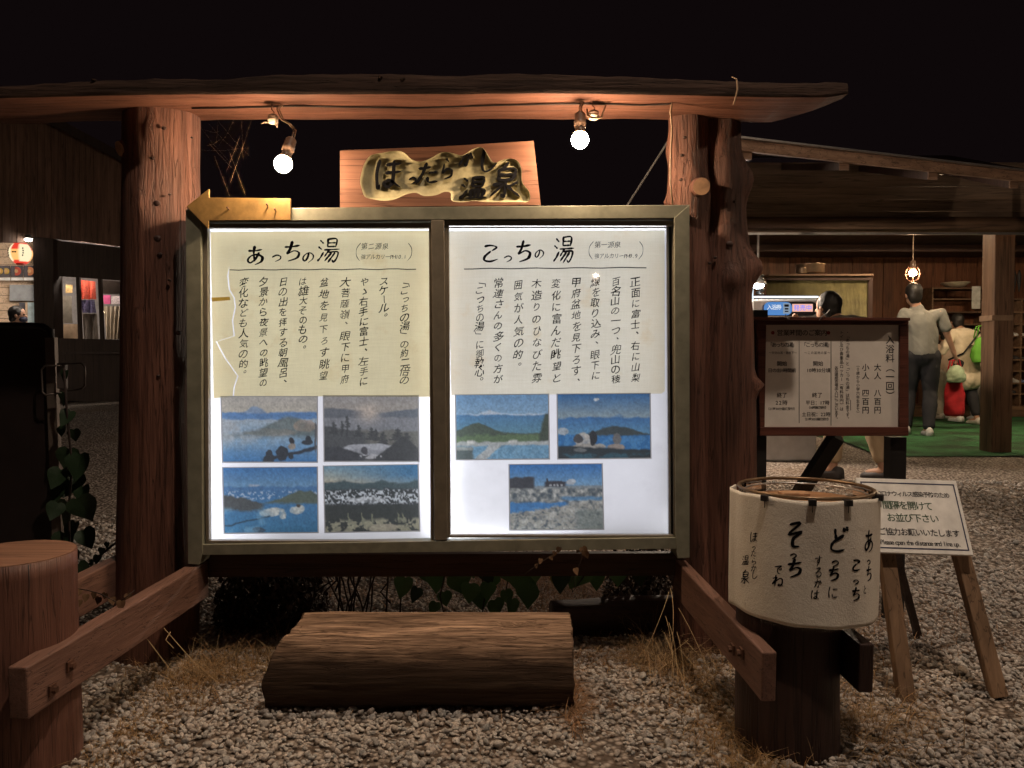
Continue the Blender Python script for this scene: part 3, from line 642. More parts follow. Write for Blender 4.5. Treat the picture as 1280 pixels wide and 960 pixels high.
def pic(i):
    u, v, im = canvas(); n1 = fbm(W_, H_, 6, 5, i * 7 + 1, 5); n2 = fbm(W_, H_, 22, 16, i * 7 + 2, 3); n3 = fbm(W_, H_, 40, 30, i * 7 + 3, 2); nF = fbm(W_, H_, 74, 44, i * 7 + 9, 1)
    if i == 0:    # steam over the bath at dawn
        im[:] = grad(v, [(0, (.62, .60, .55)), (.25, (.66, .63, .55)), (1, (.6, .6, .6))])
        fill(im, soft(v - (.27 - .13 * np.exp(-((u - .34) / .1) ** 2) * 1 + .06 * abs(u - .34) * 0)), (.36, .48, .62), .8 * 1)
        fill(im, soft(v - hor(.245, .02, 3)[None]), (.25, .42, .62)); fill(im, soft(v - .345), grad(v, [(.35, (.55, .62, .66)), (.7, (.38, .55, .68)), (1, (.16, .38, .6))]))
        hill = .60 - .26 * np.exp(-((u - .72) / .3) ** 2) - .05 * n2; fill(im, soft(v - hill, .05) * soft(.62 - v, .1), (.28, .33, .31), .85); fill(im, ell(u, v, .5, .55, .3, .06) * n1, (.55, .48, .4), .8); fill(im, ell(u, v, .87, .45, .12, .1) * n1 * 1.3, (.58, .46, .36), .8)
        fill(im, soft(n1 - .5, .2) * soft(.75 - v, .2) * soft(v - .35, .1) * soft(.5 - u, .6), (.62, .63, .62), .7)
        ln = .96 - .35 * (u - .42); fill(im, soft(v - ln, .02) * soft(ln + .055 - v, .02) * soft(u - .42), (.12, .14, .17))
        for (a, b, c, d) in [(.49, .86, .035, .05), (.49, .97, .06, .09), (.63, .88, .065, .12), (.73, .92, .03, .05), (.90, .64, .03, .05), (.90, .70, .06, .05)]: fill(im, ell(u, v, a, b, c, d), (.13, .15, .17))
        fill(im, ell(u, v, .735, .68, .028, .04), (.12, .12, .13)); fill(im, ell(u, v, .735, .76, .04, .05), (.5, .46, .4)); fill(im, ell(u, v, .985, .62, .012, .25), (.25, .25, .25))
    elif i == 1:  # grey sunrise
        im[:] = grad(v, [(0, (.50, .49, .47)), (.2, (.56, .53, .48)), (.35, (.42, .43, .44)), (1, (.40, .41, .42))])
        fill(im, soft(v - (.19 + .13 * u * (u < .45) - .02 * n2)) * soft(.34 - v, .03) * soft(.46 - u, .1), (.30, .32, .34)); fill(im, soft(v - (.27 - .08 * (u - .55) / .45)) * soft(.33 - v, .03) * soft(u - .55, .1), (.30, .33, .36))
        fill(im, np.exp(-((u - .47) / .11) ** 2 - ((v - .26) / .14) ** 2), (.74, .66, .57), .75); fill(im, soft(v - .56 + .05 * n1, .03), (.33, .33, .30)); fill(im, soft(v - (.46 + .25 * u)) * soft(.45 - u, .08), (.22, .23, .23))
        for k, (a, b, c) in enumerate([(.24, .3, .03), (.19, .38, .02), (.1, .4, .05), (.36, .44, .05), (.5, .48, .06), (.55, .5, .04), (.78, .5, .09), (.88, .56, .06), (.62, .55, .06)]):
            fill(im, (abs(u - a) < .006) * soft(v - b) * soft(.62 - v), (.16, .17, .17), .9)
            for q in range(5): fill(im, ell(u, v, a + .01 * (q % 2), b + .03 + .035 * q, c * (.4 + .16 * q), .018), (.17, .18, .18), .85)
        fill(im, ell(u, v, .5, .82, .32, .09) * soft(.55 + n2 * .6 - .35 - .25, .1), (.58, .59, .6)); fill(im, soft(v - .78 - .1 * n1), (.24, .25, .26), .3)
        fill(im, soft(v - (1.5 - .9 * u) * .0 - (.62 + abs(u - .84) * 1.1)), (.17, .18, .18)); fill(im, soft(v - (.78 + .5 * (u - .15) ** 1 * (u > .15))) * soft(.42 - u, .05), (.17, .18, .19))
        fill(im, ell(u, v, .43, .84, .035, .06), (.2, .2, .21)); fill(im, ell(u, v, .5, .93, .12, .04) * soft(n3 - .5, .1), (.6, .6, .6))
    elif i == 2:  # blue bath with steam
        im[:] = grad(v, [(0, (.14, .36, .60)), (.28, (.30, .48, .62)), (.31, (.18, .36, .55)), (.5, (.16, .38, .58)), (1, (.12, .36, .52))])
        fill(im, soft(nF - .66, .12) * soft(v - .36, .04) * soft(.5 - v, .05), (.55, .62, .68)); fill(im, ell(u, v, .33, .28, .07, .02), (.55, .6, .65), .8)
        fill(im, soft(v - (.55 - .19 * sum([np.exp(-((u - .85) / .25) ** 2)]))) * soft(.56 + .0 - v, .04) * soft(u - .45, .1), (.24, .29, .24)); fill(im, soft(v - (.44 + .3 * u - .05 * n2)) * soft(.66 - v, .05) * soft(.42 - u, .05), (.2, .22, .22))
        for (a, b, c, d) in [(.48, .70, .11, .05), (.63, .73, .04, .06), (.55, .66, .1, .03), (.78, .66, .08, .06), (.82, .63, .04, .05)]: fill(im, ell(u, v, a, b, c, d) * (.4 + n2), (.68, .70, .66))
        fill(im, ell(u, v, .80, .59, .022, .03), (.2, .18, .16)); fill(im, soft(.012 - abs(v - (.9 - .32 * u)), .01) * soft(.5 - u), (.08, .17, .24)); fill(im, ell(u, v, .37, .96, .07, .05), (.12, .2, .26)); fill(im, soft(n1 - .55, .1) * soft(v - .62, .05) * soft(.45 - u, .1), (.36, .58, .7), .5)
    elif i == 3:  # night city, warm rocks
        im[:] = grad(v, [(0, (.34, .50, .58)), (.24, (.62, .60, .50)), (1, (.2, .2, .2))]); fill(im, soft(u - .5, .8) * soft(.3 - v, .3), (.12, .34, .52), .9)
        fill(im, soft(v - hor(.25, .06, 5)[None]), (.17, .24, .25)); fill(im, soft(v - .36, .04), (.13, .15, .15)); fill(im, soft(nF - .56, .12) * soft(v - .37, .02) * soft(.58 - v, .05), (.66, .69, .70)); fill(im, ell(u, v, .45, .52, .22, .04) * n2 * 1.4, (.7, .72, .72))
        fill(im, soft(v - .6, .03), (.12, .14, .13)); fill(im, soft(n2 - .45, .1) * soft(v - .82, .05), (.50, .49, .38)); fill(im, ell(u, v, .62, .95, .16, .06), (.55, .52, .42))
        for a in (.25, .39, .5, .78, .83): fill(im, ell(u, v, a, .80, .006, .09), (.45, .46, .32), .8); fill(im, ell(u, v, a + .01, .84, .02, .04), (.42, .43, .33), .7)
    elif i == 4:  # pool by day, far snowy peak
        im[:] = grad(v, [(0, (.32, .50, .66)), (.3, (.42, .57, .68)), (1, (.3, .5, .6))]); fill(im, soft(v - (.30 - .07 * np.clip(1 - abs(u - .37) / .13, 0, 1))), (.66, .72, .76))
        fill(im, soft(v - hor(.315, .02, 6)[None]), grad(v, [(.3, (.20, .40, .58)), (.7, (.28, .46, .50))])); fill(im, soft(v - (.62 - .17 * np.exp(-((u - .22) / .2) ** 2)) + .02 * n3, .02), (.20, .25, .20)); fill(im, soft(v - .66 + .06 * n3, .03), (.27, .36, .22)); fill(im, soft(v - (.3 + .0 * u)) * soft(u - (1.02 - .18 * v), .03) * soft(.8 - v), (.18, .22, .17))
        fill(im, soft(v - .73), (.60, .62, .60)); fill(im, soft(v - .79), (.30, .50, .62)); fill(im, soft(n3 - .5, .2) * soft(v - .82, .04), (.42, .6, .7), .5)
        fill(im, soft(v - (1.25 - 1.3 * u)) * soft((1.42 - 1.3 * u) - v) * soft(v - .78) * 1., (.62, .64, .62)); fill(im, soft(v - .82) * soft(.18 - u), (.22, .27, .26)); fill(im, soft(v - .80) * soft(.86 - v) * soft(.18 - u), (.52, .55, .52))
        for a in (.16, .61): fill(im, (abs(u - a) < .045) * soft(v - .715) * soft(.76 - v), (.74, .74, .7))
    elif i == 5:  # bathers at the rim
        im[:] = grad(v, [(0, (.10, .30, .52)), (.36, (.46, .54, .56)), (1, (.1, .3, .5))]); fill(im, soft(v - (.36 - .05 * np.clip(1 - abs(u - .67) / .06, 0, 1))), (.30, .44, .56)); fill(im, soft(v - hor(.37, .02, 9)[None]), grad(v, [(.37, (.14, .34, .56)), (.6, (.24, .45, .6))]))
        fill(im, soft(v - (.66 - .15 * np.exp(-((u - .62) / .3) ** 2))) * soft(u - .25, .05), (.15, .19, .19)); fill(im, soft(v - .645), (.10, .34, .58)); fill(im, soft(n2 - .5, .1) * soft(v - .66), (.2, .45, .65), .6)
        fill(im, ell(u, v, .05, .58, .07, .06), (.55, .6, .62)); fill(im, ell(u, v, .28, .72, .10, .12) * (.5 + n2), (.62, .60, .55)); fill(im, ell(u, v, .34, .82, .18, .05), (.55, .53, .48)); fill(im, ell(u, v, .38, .68, .04, .12), (.10, .11, .12)); fill(im, ell(u, v, .22, .70, .05, .07), (.2, .2, .2))
        fill(im, ell(u, v, .64, .70, .05, .09), (.33, .33, .32)); fill(im, ell(u, v, .63, .83, .10, .05), (.5, .45, .4)); fill(im, soft(v - (.80 + .08 * u)), (.10, .13, .14)); fill(im, soft(v - .93) * soft(n1 - .45, .1), (.12, .25, .3)); fill(im, ell(u, v, .24, .87, .07, .035), (.32, .34, .33)); fill(im, ell(u, v, .42, .09, .03, .02), (.7, .72, .72))
    else:         # rocks, blue sky, low buildings
        im[:] = grad(v, [(0, (.10, .34, .62)), (.3, (.34, .53, .68)), (1, (.5, .5, .5))]); fill(im, ell(u, v, .66, .27, .06, .05), (.6, .64, .66)); fill(im, soft(v - .33, .02), (.42, .47, .48))
        fill(im, soft(v - .2) * soft(.38 - v) * soft(.26 - u), (.16, .17, .19)); fill(im, soft(v - (.255 - .04 * (u > .4) * (u < .42))) * soft(.355 - v) * soft(u - .38) * soft(.6 - u), (.14, .14, .16)); fill(im, soft(v - .31) * soft(.345 - v) * soft(u - .42) * soft(.58 - u) * (np.sin(u * 160) > -.2), (.62, .64, .64))
        rk = soft(n2 - .47, .08); base = grad(n2, [(.25, (.20, .25, .28)), (.5, (.42, .44, .42)), (.75, (.66, .66, .62))]); fill(im, soft(v - .37, .02), base)
        fill(im, soft(v - (.56 + .05 * n1)) * soft(.74 - .2 * (u - .1) - v) * soft(.62 - u, .06), (.14, .38, .62)); fill(im, soft(v - .50) * soft(.56 - v) * soft(u - .55, .05), (.2, .42, .6), .8); fill(im, soft(v - .62 - .2 * (.6 - u), .04) * soft(n3 - .5, .15), (.55, .54, .48), .8); fill(im, soft(v - .7, .05) * soft(u - .72, .06), (.36, .41, .38), .7)
    wu = (fbm(W_, H_, 14, 10, i * 7 + 4, 3) - .5) * .028; wv = (fbm(W_, H_, 14, 10, i * 7 + 5, 3) - .5) * .045
    fu = np.clip((u + wu) * (W_ - 1), 0, W_ - 1.01); fv = np.clip((v + wv) * (H_ - 1), 0, H_ - 1.01); iu = fu.astype(int); iv = fv.astype(int); fu = (fu - iu)[..., None]; fv = (fv - iv)[..., None]; im = (im[iv, iu] * (1 - fu) + im[iv, iu + 1] * fu) * (1 - fv) + (im[iv + 1, iu] * (1 - fu) + im[iv + 1, iu + 1] * fu) * fv
    im = im * (.86 + .16 * n3[..., None] + .22 * (nF[..., None] - .35) + .14 * (n2[..., None] - .4)) ; g_ = im.mean(-1, keepdims=True); im = g_ + (im - g_) * .92
    return np.clip(im, 0, 1)
M['print'] = transl('photo_print', (1, 1, 1), .85, 'Col')
def photo(i, quad, label, off=-.0405):
    im = pic(i); im = .20 + .86 * im; lin = np.where(im <= .04045, im / 12.92, ((im + .055) / 1.055) ** 2.4)
    c = [PP(x, y, off) for x, y in quad]; o0 = (c[2] + c[3]) / 2
    root = thing('landscape_photo', label, 'photograph', o0, 'photographs pinned in the display case')
    mb = MB()
    for j in range(H_):
        for k in range(W_):
            s_, t = k / (W_ - 1), j / (H_ - 1); mb.v.append(c[0].lerp(c[1], s_).lerp(c[3].lerp(c[2], s_), t))
    for j in range(H_ - 1):
        for k in range(W_ - 1): mb.f.append((j * W_ + k, (j + 1) * W_ + k, (j + 1) * W_ + k + 1, j * W_ + k + 1))
    o = flat(mb, 'print', M['print'], root)
    a = o.data.color_attributes.new('Col', 'FLOAT_COLOR', 'POINT'); d = np.ones((H_ * W_, 4)); d[:, :3] = lin.reshape(-1, 3); a.data.foreach_set('color', d.ravel().astype(np.float32))
    mb = MB(); q = [(quad[0][0] - 1.5, quad[0][1] - 1), (quad[1][0] + 1.5, quad[1][1] - 1), (quad[2][0] + 1.5, quad[2][1] + 1.5), (quad[3][0] - 1.5, quad[3][1] + 1.5)]
    for k in range(4):
        a_, b_ = q[k], q[(k + 1) % 4]; a2, b2 = quad[k], quad[(k + 1) % 4]
        mb.add([PP(*a_, off + .0005), PP(*b_, off + .0005), PP(*b2, off + .0005), PP(*a2, off + .0005)], [(0, 3, 2, 1)])
    flat(mb, 'sleeve_edge', M['sleeve'], root)
M['sleeve'] = transl('clear_sleeve_edge', (.55, .55, .55), .5)
photo(0, [(277, 496), (396, 496), (396, 577), (279, 577)], 'photo of steam rising over an open-air bath below a distant cone-shaped peak, upper left')
photo(1, [(405, 495), (522, 495), (523, 576), (406, 576)], 'grey photo of sunrise behind pine trees and sea of cloud')
photo(2, [(279, 585), (396, 584), (397, 665), (281, 666)], 'blue photo of bathers wading in steam with wooded hill at right')
photo(3, [(405, 583), (522, 581), (524, 663), (407, 665)], 'photo of a town at dusk below dark hills with pale rocks in front')
photo(4, [(570, 494), (685, 493), (686, 573), (571, 574)], 'photo of a swimming-pool-like bath with white walkway and snow-capped peak')
photo(5, [(697, 493), (812, 492), (813, 572), (698, 573)], 'photo of two bathers seen from behind at the rim of a blue bath')
photo(6, [(637, 581), (752, 580), (754, 661), (638, 662)], 'photo of rocky bath with low dark-roofed buildings under blue sky, lowest in the right bay')

# ------------------------------------------------------------------ carved name plate
plate = thing('carved_nameplate', 'cedar name plate carved with ほったらかし温泉 in a gilt hollow on top of the case', 'sign', at(550, 256, 2.385))
outl = [(452, 215), (450, 226), (452, 236), (456, 246), (466, 249), (480, 251), (494, 249), (508, 243), (520, 241), (530, 245), (545, 244), (555, 240), (563, 241), (564, 250), (570, 255), (582, 256), (592, 251), (606, 253), (618, 256), (634, 256), (648, 255), (660, 253), (663, 245), (660, 237), (654, 230), (652, 222), (652, 211), (647, 201), (638, 198), (628, 200), (617, 203), (611, 195), (605, 186), (600, 184), (590, 187), (578, 194), (568, 192), (557, 190), (548, 192), (538, 198), (525, 202), (514, 199), (508, 193), (501, 189), (490, 189), (478, 191), (464, 194), (456, 203)]
outl = [(x, min(y, 252.5)) for x, y in outl]
NY = 2.375
def NP(x, y, off=0): return at(x, y, NY - off)
bm = bmesh.new()
ou = [bm.verts.new(NP(x, y)) for x, y in [(425, 188), (545, 183.5), (667, 176), (676, 256), (425, 259)]]
sm = catmull(outl + [outl[0]], 3)[:-1]
inn = [bm.verts.new(NP(x, y)) for x, y in sm]
es = [bm.edges.new((ou[i], ou[(i + 1) % len(ou)])) for i in range(len(ou))] + [bm.edges.new((inn[i], inn[(i + 1) % len(inn)])) for i in range(len(inn))]
bmesh.ops.triangle_fill(bm, edges=es, use_beauty=True)
bk = [bm.verts.new(v.co + Vector((0, .035, 0))) for v in ou]
for i in range(len(ou)): bm.faces.new((ou[i], bk[i], bk[(i + 1) % len(ou)], ou[(i + 1) % len(ou)]))
bm.faces.new(bk)
bm.verts.index_update(); mb = MB(); mb.v = [v.co.copy() for v in bm.verts]; mb.f = [tuple(v.index for v in f.verts) for f in bm.faces]; bm.free()
mb.build('board', M['plate'], plate)
mb = MB(); n = len(sm); cx = sum(p[0] for p in sm) / n; cy = sum(p[1] for p in sm) / n
cl = [(460 + 190 * i / 60) for i in range(61)]
bm = bmesh.new(); dz = .012
rings = []
for k, (sc, dd) in enumerate([(1, 0), (.75, .007), (.25, dz)]):
    rr = []
    for i, (x, y) in enumerate(sm):   # shrink towards the local middle line
        a = sm[(i - 2) % n]; b = sm[(i + 2) % n]; nx, ny = -(b[1] - a[1]), b[0] - a[0]; l = math.hypot(nx, ny) or 1
        s_ = -1 if sum(((sm[j][0]) * (sm[(j + 1) % n][1]) - sm[(j + 1) % n][0] * sm[j][1]) for j in range(n)) > 0 else -1
        k2 = (1 - sc) * 4.5 * (1 + .3 * math.sin(i * .9)); rr.append(bm.verts.new(NP(x + nx / l * k2 * s_, y + ny / l * k2 * s_, -dd)))
    rings.append(rr)
for a, b in zip(rings, rings[1:]):
    for i in range(n): bm.faces.new((a[i], a[(i + 1) % n], b[(i + 1) % n], b[i]))
es = [bm.edges.get((rings[-1][i], rings[-1][(i + 1) % n])) for i in range(n)]
bmesh.ops.triangle_fill(bm, edges=es, use_beauty=True)
bm.verts.index_update(); mb = MB(); mb.v = [v.co.copy() for v in bm.verts]; mb.f = [tuple(v.index for v in f.verts) for f in bm.faces]; bm.free()
o = flat(mb, 'carved_hollow', M['carve'], plate)
for p in o.data.polygons: p.use_smooth = True
mb = MB(); mr = MB(); f = lambda x, y, l: NP(x, y, -dz + l)
for ch, x, y, s, w_, sx in [('ほ', 486, 217, 42, 13, .85), ('っ', 516, 223, 17, 20, .8), ('た', 535, 217, 28, 16, 1.0), ('ら', 559, 211, 27, 16, .65), ('か', 583, 198, 22, 17, .85), ('し', 610, 201, 31, 15, .8), ('温', 592, 235, 30, 13, 1.15), ('泉', 632, 226, 44, 12, .9)]:
    brush(mb, ch, x, y, s, f, w_ * .95, sx, .007, 0, .12); brush(mr, ch, x, y, s, f, w_ * .95 + 4, sx, .003, 0, .12)
o = mb.build('lettering', M['ink'], plate); o['kind'] = 'stuff'; o = mr.build('letter_ridge', M['carve'], plate); o['kind'] = 'stuff'
# ------------------------------------------------------------------ arrow
ar = thing('wooden_arrow', 'flat gold-painted arrow pointing left, nailed over the top left corner of the case', 'arrow', at(300, 262, 2.34))
mb = MB(); mb.prism([at(x, y, 2.336) for x, y in [(233, 258), (261, 236), (261, 247), (363, 248), (363, 275), (261, 275.5), (260, 286)]], (0, .009, 0)); mb.build('arrow_plate', M['gold'], ar, bevel=.001)
for x, y in ((286, 262), (335, 258), (345, 264)):
    mb = MB(); a = at(x, y, 2.336); mb.tube([a, a + Vector((0, -.012, .004))], .0018, 6); mb.ball(a + Vector((0, -.013, .004)), .0032, 8, 5); mb.build('nail', M['iron'], ar)
# ------------------------------------------------------------------ bulbs
def bulb(px, py, socket_px, socket_py, attach, label):
    c = at(px, py, 2.31); tp = at(socket_px, socket_py, 2.335); t = thing('hanging_bulb', label, 'light bulb', c, 'bare bulbs under the beam')
    ax = (tp - c).normalized()
    mb = MB(); r = .026
    prof = [(.003, -r)] + [(r * math.sin(a), -r * math.cos(a)) for a in [i * PI / 12 for i in range(1, 9)]] + [(r * .72, r * .72)]
    mb.lathe(c, prof, 20, ax); mb.build('glass', M['bulb'], t, True)
    mb = MB(); mb.lathe(c + ax * r * 1.22, [(.021, -.014), (.015, 0), (.0145, .012), (.018, .013), (.018, .030), (.0165, .032), (.0165, .052), (.012, .058), (.004, .062)], 18, ax); mb.build('socket', M['socket'], t, True)
    s0 = c + ax * (r * 1.22 + .06)
    mb = MB(); P = [s0] + [at(*a) for a in attach]; P2 = []
    for i in range(len(P) - 1):
        for j in range(4): P2.append(P[i].lerp(P[i + 1], j / 4))
    P2.append(P[-1]); mb.tube(P2, .0022, 6); mb.tube([p + Vector((.006, .002, 0)) for p in P2], .0022, 6); mb.build('flex', M['cable'], t, True)
    return t
bulb(354, 205, 363, 178, [(367, 163, 2.35), (361, 155, 2.34), (352, 150, 2.34), (346, 136, 2.36), (352, 130, 2.38), (370, 128, 2.395)], 'lit bare bulb hanging on a kinked flex near the left post')
bulb(725, 175, 725, 140, [(724, 134, 2.34), (727, 128, 2.36), (722, 124, 2.37)], 'lit bare bulb hanging straight from the beam near the right post')
def insulator(px, py, r, label):
    c = at(px, py, 2.35); t = thing('insulator', label, 'insulator', c, 'porcelain insulators under the beam'); r = r / FPX * 2.35
    mb = MB(); mb.lathe(c, [(r * .5, -r * .9), (r * .8, -r * .8), (r, -r * .3), (r, .2 * r)], 18); mb.build('porcelain', M['ceramic'], t, True)
    mb = MB(); mb.lathe(c + Vector((0, 0, r * .22)), [(r * 1.02, 0), (r * .98, r * .4), (r * .5, r * .7)], 18); mb.build('cap', M['socket'], t, True)
    mb = MB(); a = c + Vector((0, 0, r * .8)); tp = at(px - 1, 124, 2.36)
    mb.tube([a, a + Vector((.004, 0, .008)), a + Vector((-.003, 0, .016)), tp - Vector((0, 0, .01)), tp], .0016, 6); mb.build('hook', M['iron'], t, True)
    mb = MB()
    if px < 500:
        mb.tube([c + Vector((-r, 0, -.01)), c + Vector((-.022, -.01, -.012)), c + Vector((-.033, -.008, -.016))], .0025, 6); mb.tube([c + Vector((r * .8, -.01, -.01)), c + Vector((.012, -.014, -.022)), c + Vector((.020, -.012, -.012)), c + Vector((.016, -.012, -.028))], .0024, 6)
    else:
        mb.tube([c + Vector((-.02, 0, .018)), c + Vector((-.019, -.005, -.005)), c + Vector((-.008, -.012, -.013)), c + Vector((.008, -.012, -.014)), c + Vector((.024, -.006, -.008)), c + Vector((.03, 0, .012)), c + Vector((.038, 0, .032))], .003, 7)
    mb.build('tie_wire', M['cable'], t, True)
insulator(341, 149, 6.5, 'round porcelain insulator with frayed ends beside the left bulb')
insulator(742, 144, 6.5, 'round porcelain insulator with a loop of cable beside the right bulb')
cab = [(243, 119, 2.42), (280, 124, 2.42), (330, 127.5, 2.41), (370, 127, 2.40), (430, 130, 2.41), (480, 132, 2.415), (520, 134, 2.42), (560, 132, 2.41), (620, 129, 2.40), (690, 125, 2.39), (722, 124, 2.385), (765, 124, 2.385), (800, 127, 2.39), (832, 128, 2.38), (838, 133, 2.37)]
def beam_z(px): return interp(bot, px)
Pc = []
for px, py, Y in cab:   # cable stapled along the underside of the beam
    zb = at(px, interp(bot, px), 2.29).z; p = at(px, py, Y); Pc.append(Vector((p.x * (1), Y - .02, zb - .004)))
mb = MB(); mb.tube(Pc, .0028, 6); o = mb.build('power_cable', M['cabledark'], None, True); setp(o, 'thin dark cable stapled along the underside of the beam', 'cable')
mb = MB(); mb.tube([Pc[-1], at(838, 140, 2.36), at(840, 160, 2.36), at(838, 200, 2.37), at(838, 230, 2.36), at(841, 256, 2.36)], .003, 6); o = mb.build('power_cable', M['cable'], None, True); setp(o, 'pale cable running down the left side of the right post', 'cable')
# cobweb
mb = MB(); rg = random.Random(4)
hub = at(284, 172, 2.40)
for k in range(10):
    a = at(rg.uniform(243, 262), rg.uniform(150, 190), 2.42) if k % 2 else at(rg.uniform(255, 330), 149, 2.42); b = at(rg.uniform(265, 318), rg.uniform(160, 205), 2.40); mb.tube([a, a.lerp(b, .5) + Vector((0, 0, -.006)), b], .00006, 3)
for a, b in (((268, 195), (287, 245)), ((287, 190), (307, 244)), ((300, 170), (283, 215)), ((262, 180), (290, 210)), ((310, 165), (288, 228))): mb.tube([at(*a, 2.4), at(*b, 2.39)], .00013, 3)
o = mb.build('cobweb', M['cable']); setp(o, 'wispy cobweb stretched between the left post and the beam', 'cobweb')

# ------------------------------------------------------------------ log bench
bench = thing('log_bench', 'short thick log with a flattened weathered top serving as a bench below the case', 'bench', (-.24, 2.22, 0))
mb = MB(); NL = 130; seg = 120
xl0 = at(341, 840, 2.12).x; xr0 = at(714, 840, 2.12).x
for i in range(NL + 1):
    t = i / NL
    for k in range(seg):
        a = 2 * PI * k / seg; ca, sa = math.cos(a), math.sin(a)
        X = xl0 + (xr0 - xl0) * t
        if t < .10: X += (.10 - t) / .10 * max(0, sa + .1) ** 1.5 * .062 + .006 * noise.noise((ca * 3, sa * 3, 1))
        if t > .97: X += .008 * noise.noise((ca * 4, sa * 4, 9))
        ry, rz = .138, .140
        r = 1 + .03 * noise.noise((X * 3, ca * 1.5, sa * 1.5)) + .012 * noise.noise((X * 9, ca * 26, sa * 26)) + .02 * noise.noise((X * 5, ca * 14, sa * 14))
        y = ca * ry * r; z = sa * rz * r
        if z > .100: z = .100 + (z - .100) * .55 + .005 * noise.noise((X * 4, y * 36, 0))
        z += .010 * noise.noise((X * 3.5, 2, 0)) * max(0, sa); y += .012 * noise.noise((X * 4, 7, 0))
        crack = math.exp(-((a - PI * .62) / .05) ** 2) * max(0, math.sin((t - .25) * 4)) + math.exp(-((a - PI * .70) / .035) ** 2) * max(0, math.sin(t * 5 + 1))
        cav = math.exp(-((t - .84) / .07) ** 2 - ((a - PI * .60) / .16) ** 2) * (.5 + noise.noise((X * 30, a * 10, 3)))
        z -= .014 * crack + .022 * cav
        und = math.exp(-((t - .62) / .2) ** 2 - ((a - PI * 1.28) / .14) ** 2) * .02; y += und
        mb.v.append(Vector((X, 2.225 - y * -1 if False else 2.165 + y, .103 + z)))
for i in range(NL):
    for k in range(seg):
        k2 = (k + 1) % seg; mb.f.append((i * seg + k, i * seg + k2, (i + 1) * seg + k2, (i + 1) * seg + k))
mb.f.append(tuple(range(seg))); mb.f.append(tuple(NL * seg + k for k in range(seg))[::-1])
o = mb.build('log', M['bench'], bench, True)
for p in o.data.polygons:
    if len(p.vertices) > 5: p.use_smooth = False
# dark log lying behind, right
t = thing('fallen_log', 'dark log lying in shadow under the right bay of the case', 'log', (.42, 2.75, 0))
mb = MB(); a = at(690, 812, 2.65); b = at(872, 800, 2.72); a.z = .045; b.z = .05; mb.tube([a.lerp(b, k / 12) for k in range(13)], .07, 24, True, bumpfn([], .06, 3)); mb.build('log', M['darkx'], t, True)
# ------------------------------------------------------------------ fences
def fence(label, group, post_px, top_z, r, rails, Yc, matp, mat_cap=None):
    cx = (post_px - 640) / FPX * Yc; t = thing('guard_fence', label, 'fence', (cx, Yc, 0), group)
    mb = MB(); P = [Vector((cx, Yc, -.02 + (top_z + .02) * k / 14)) for k in range(15)]; mb.tube(P, [r * (1.05 - .05 * k / 14) for k in range(15)], 40, True, bumpfn([], .015, cx, 2)); o = mb.build('post', matp, t, True)
    for p in o.data.polygons:
        if len(p.vertices) > 5: p.use_smooth = False
    for a, b in rails:
        mb = MB(); mb.bar(a, b, .045 if post_px < 500 else .034, .115); mb.build('rail', M['fencedark'] if a.x > .7 else M['railw'], t, bevel=.004)
    return t, cx
a = Vector((-.985, 2.42, .262)); b = Vector((-1.062, 1.63, .237))
stL, cx = fence('low fence on the left: thick sawn stump post with two bolted rails', 'low guard fences in front of the gate', 10, .497, .135, [(a, b), (Vector((-1.275, 2.5, .262)), Vector((-1.33, 1.66, .237)))], 1.80, M['fencepost'])
mb = MB(); mb.tube([(cx, 1.80, .497), (cx, 1.80, .4985)], .134, 40); mb.build('sawn_top', M['cutend'] if False else wood('sawn_top', (.20, .10, .065), (.34, .18, .11), 'x', .8, .7, .5), stL)
for (px, py) in ((98, 838), (70, 873)):
    p = at(px, py, 1.76 if px > 80 else 1.70); p.x = -1.062 + (p.y - 1.63) / .79 * .077 + .0225; p.z = .245 if px > 80 else .215
    mb = MB(); mb.box(p + Vector((.003, 0, 0)), (.005, .024, .024)); mb.tube([p, p + Vector((.014, 0, 0))], .008, 6); mb.build('bolt', M['iron'], stL)
a = Vector((.535, 2.44, .262)); b = Vector((.583, 1.72, .235))
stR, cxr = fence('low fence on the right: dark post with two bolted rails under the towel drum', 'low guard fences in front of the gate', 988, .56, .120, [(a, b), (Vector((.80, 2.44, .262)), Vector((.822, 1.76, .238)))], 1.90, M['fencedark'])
for (yy, zz) in ((1.84, .245), (1.90, .232)):
    p = Vector((.535 + (2.44 - yy) / .72 * .048 - .017, yy, zz)); mb = MB(); mb.box(p - Vector((.003, 0, 0)), (.005, .024, .024)); mb.tube([p, p - Vector((.014, 0, 0))], .008, 6); mb.build('bolt', M['iron'], stR)
# long deep checks (splits) in the stump
for k, (ang, w_) in enumerate(((-1.25, .004), (-.75, .003), (-1.75, .003), (-.35, .003))):
    mb = MB(); P = []
    for j in range(10):
        aa = ang + .03 * noise.noise((j * .5, k, 0)); P.append(Vector((cx + math.cos(aa) * .1345, 1.80 + math.sin(aa) * .1345, .02 + .475 * j / 9)))
    mb.tube(P, [w_ * .4] + [w_ * .5] * 8 + [w_ * .4], 5); mb.build('check', M['black'], stL, True)
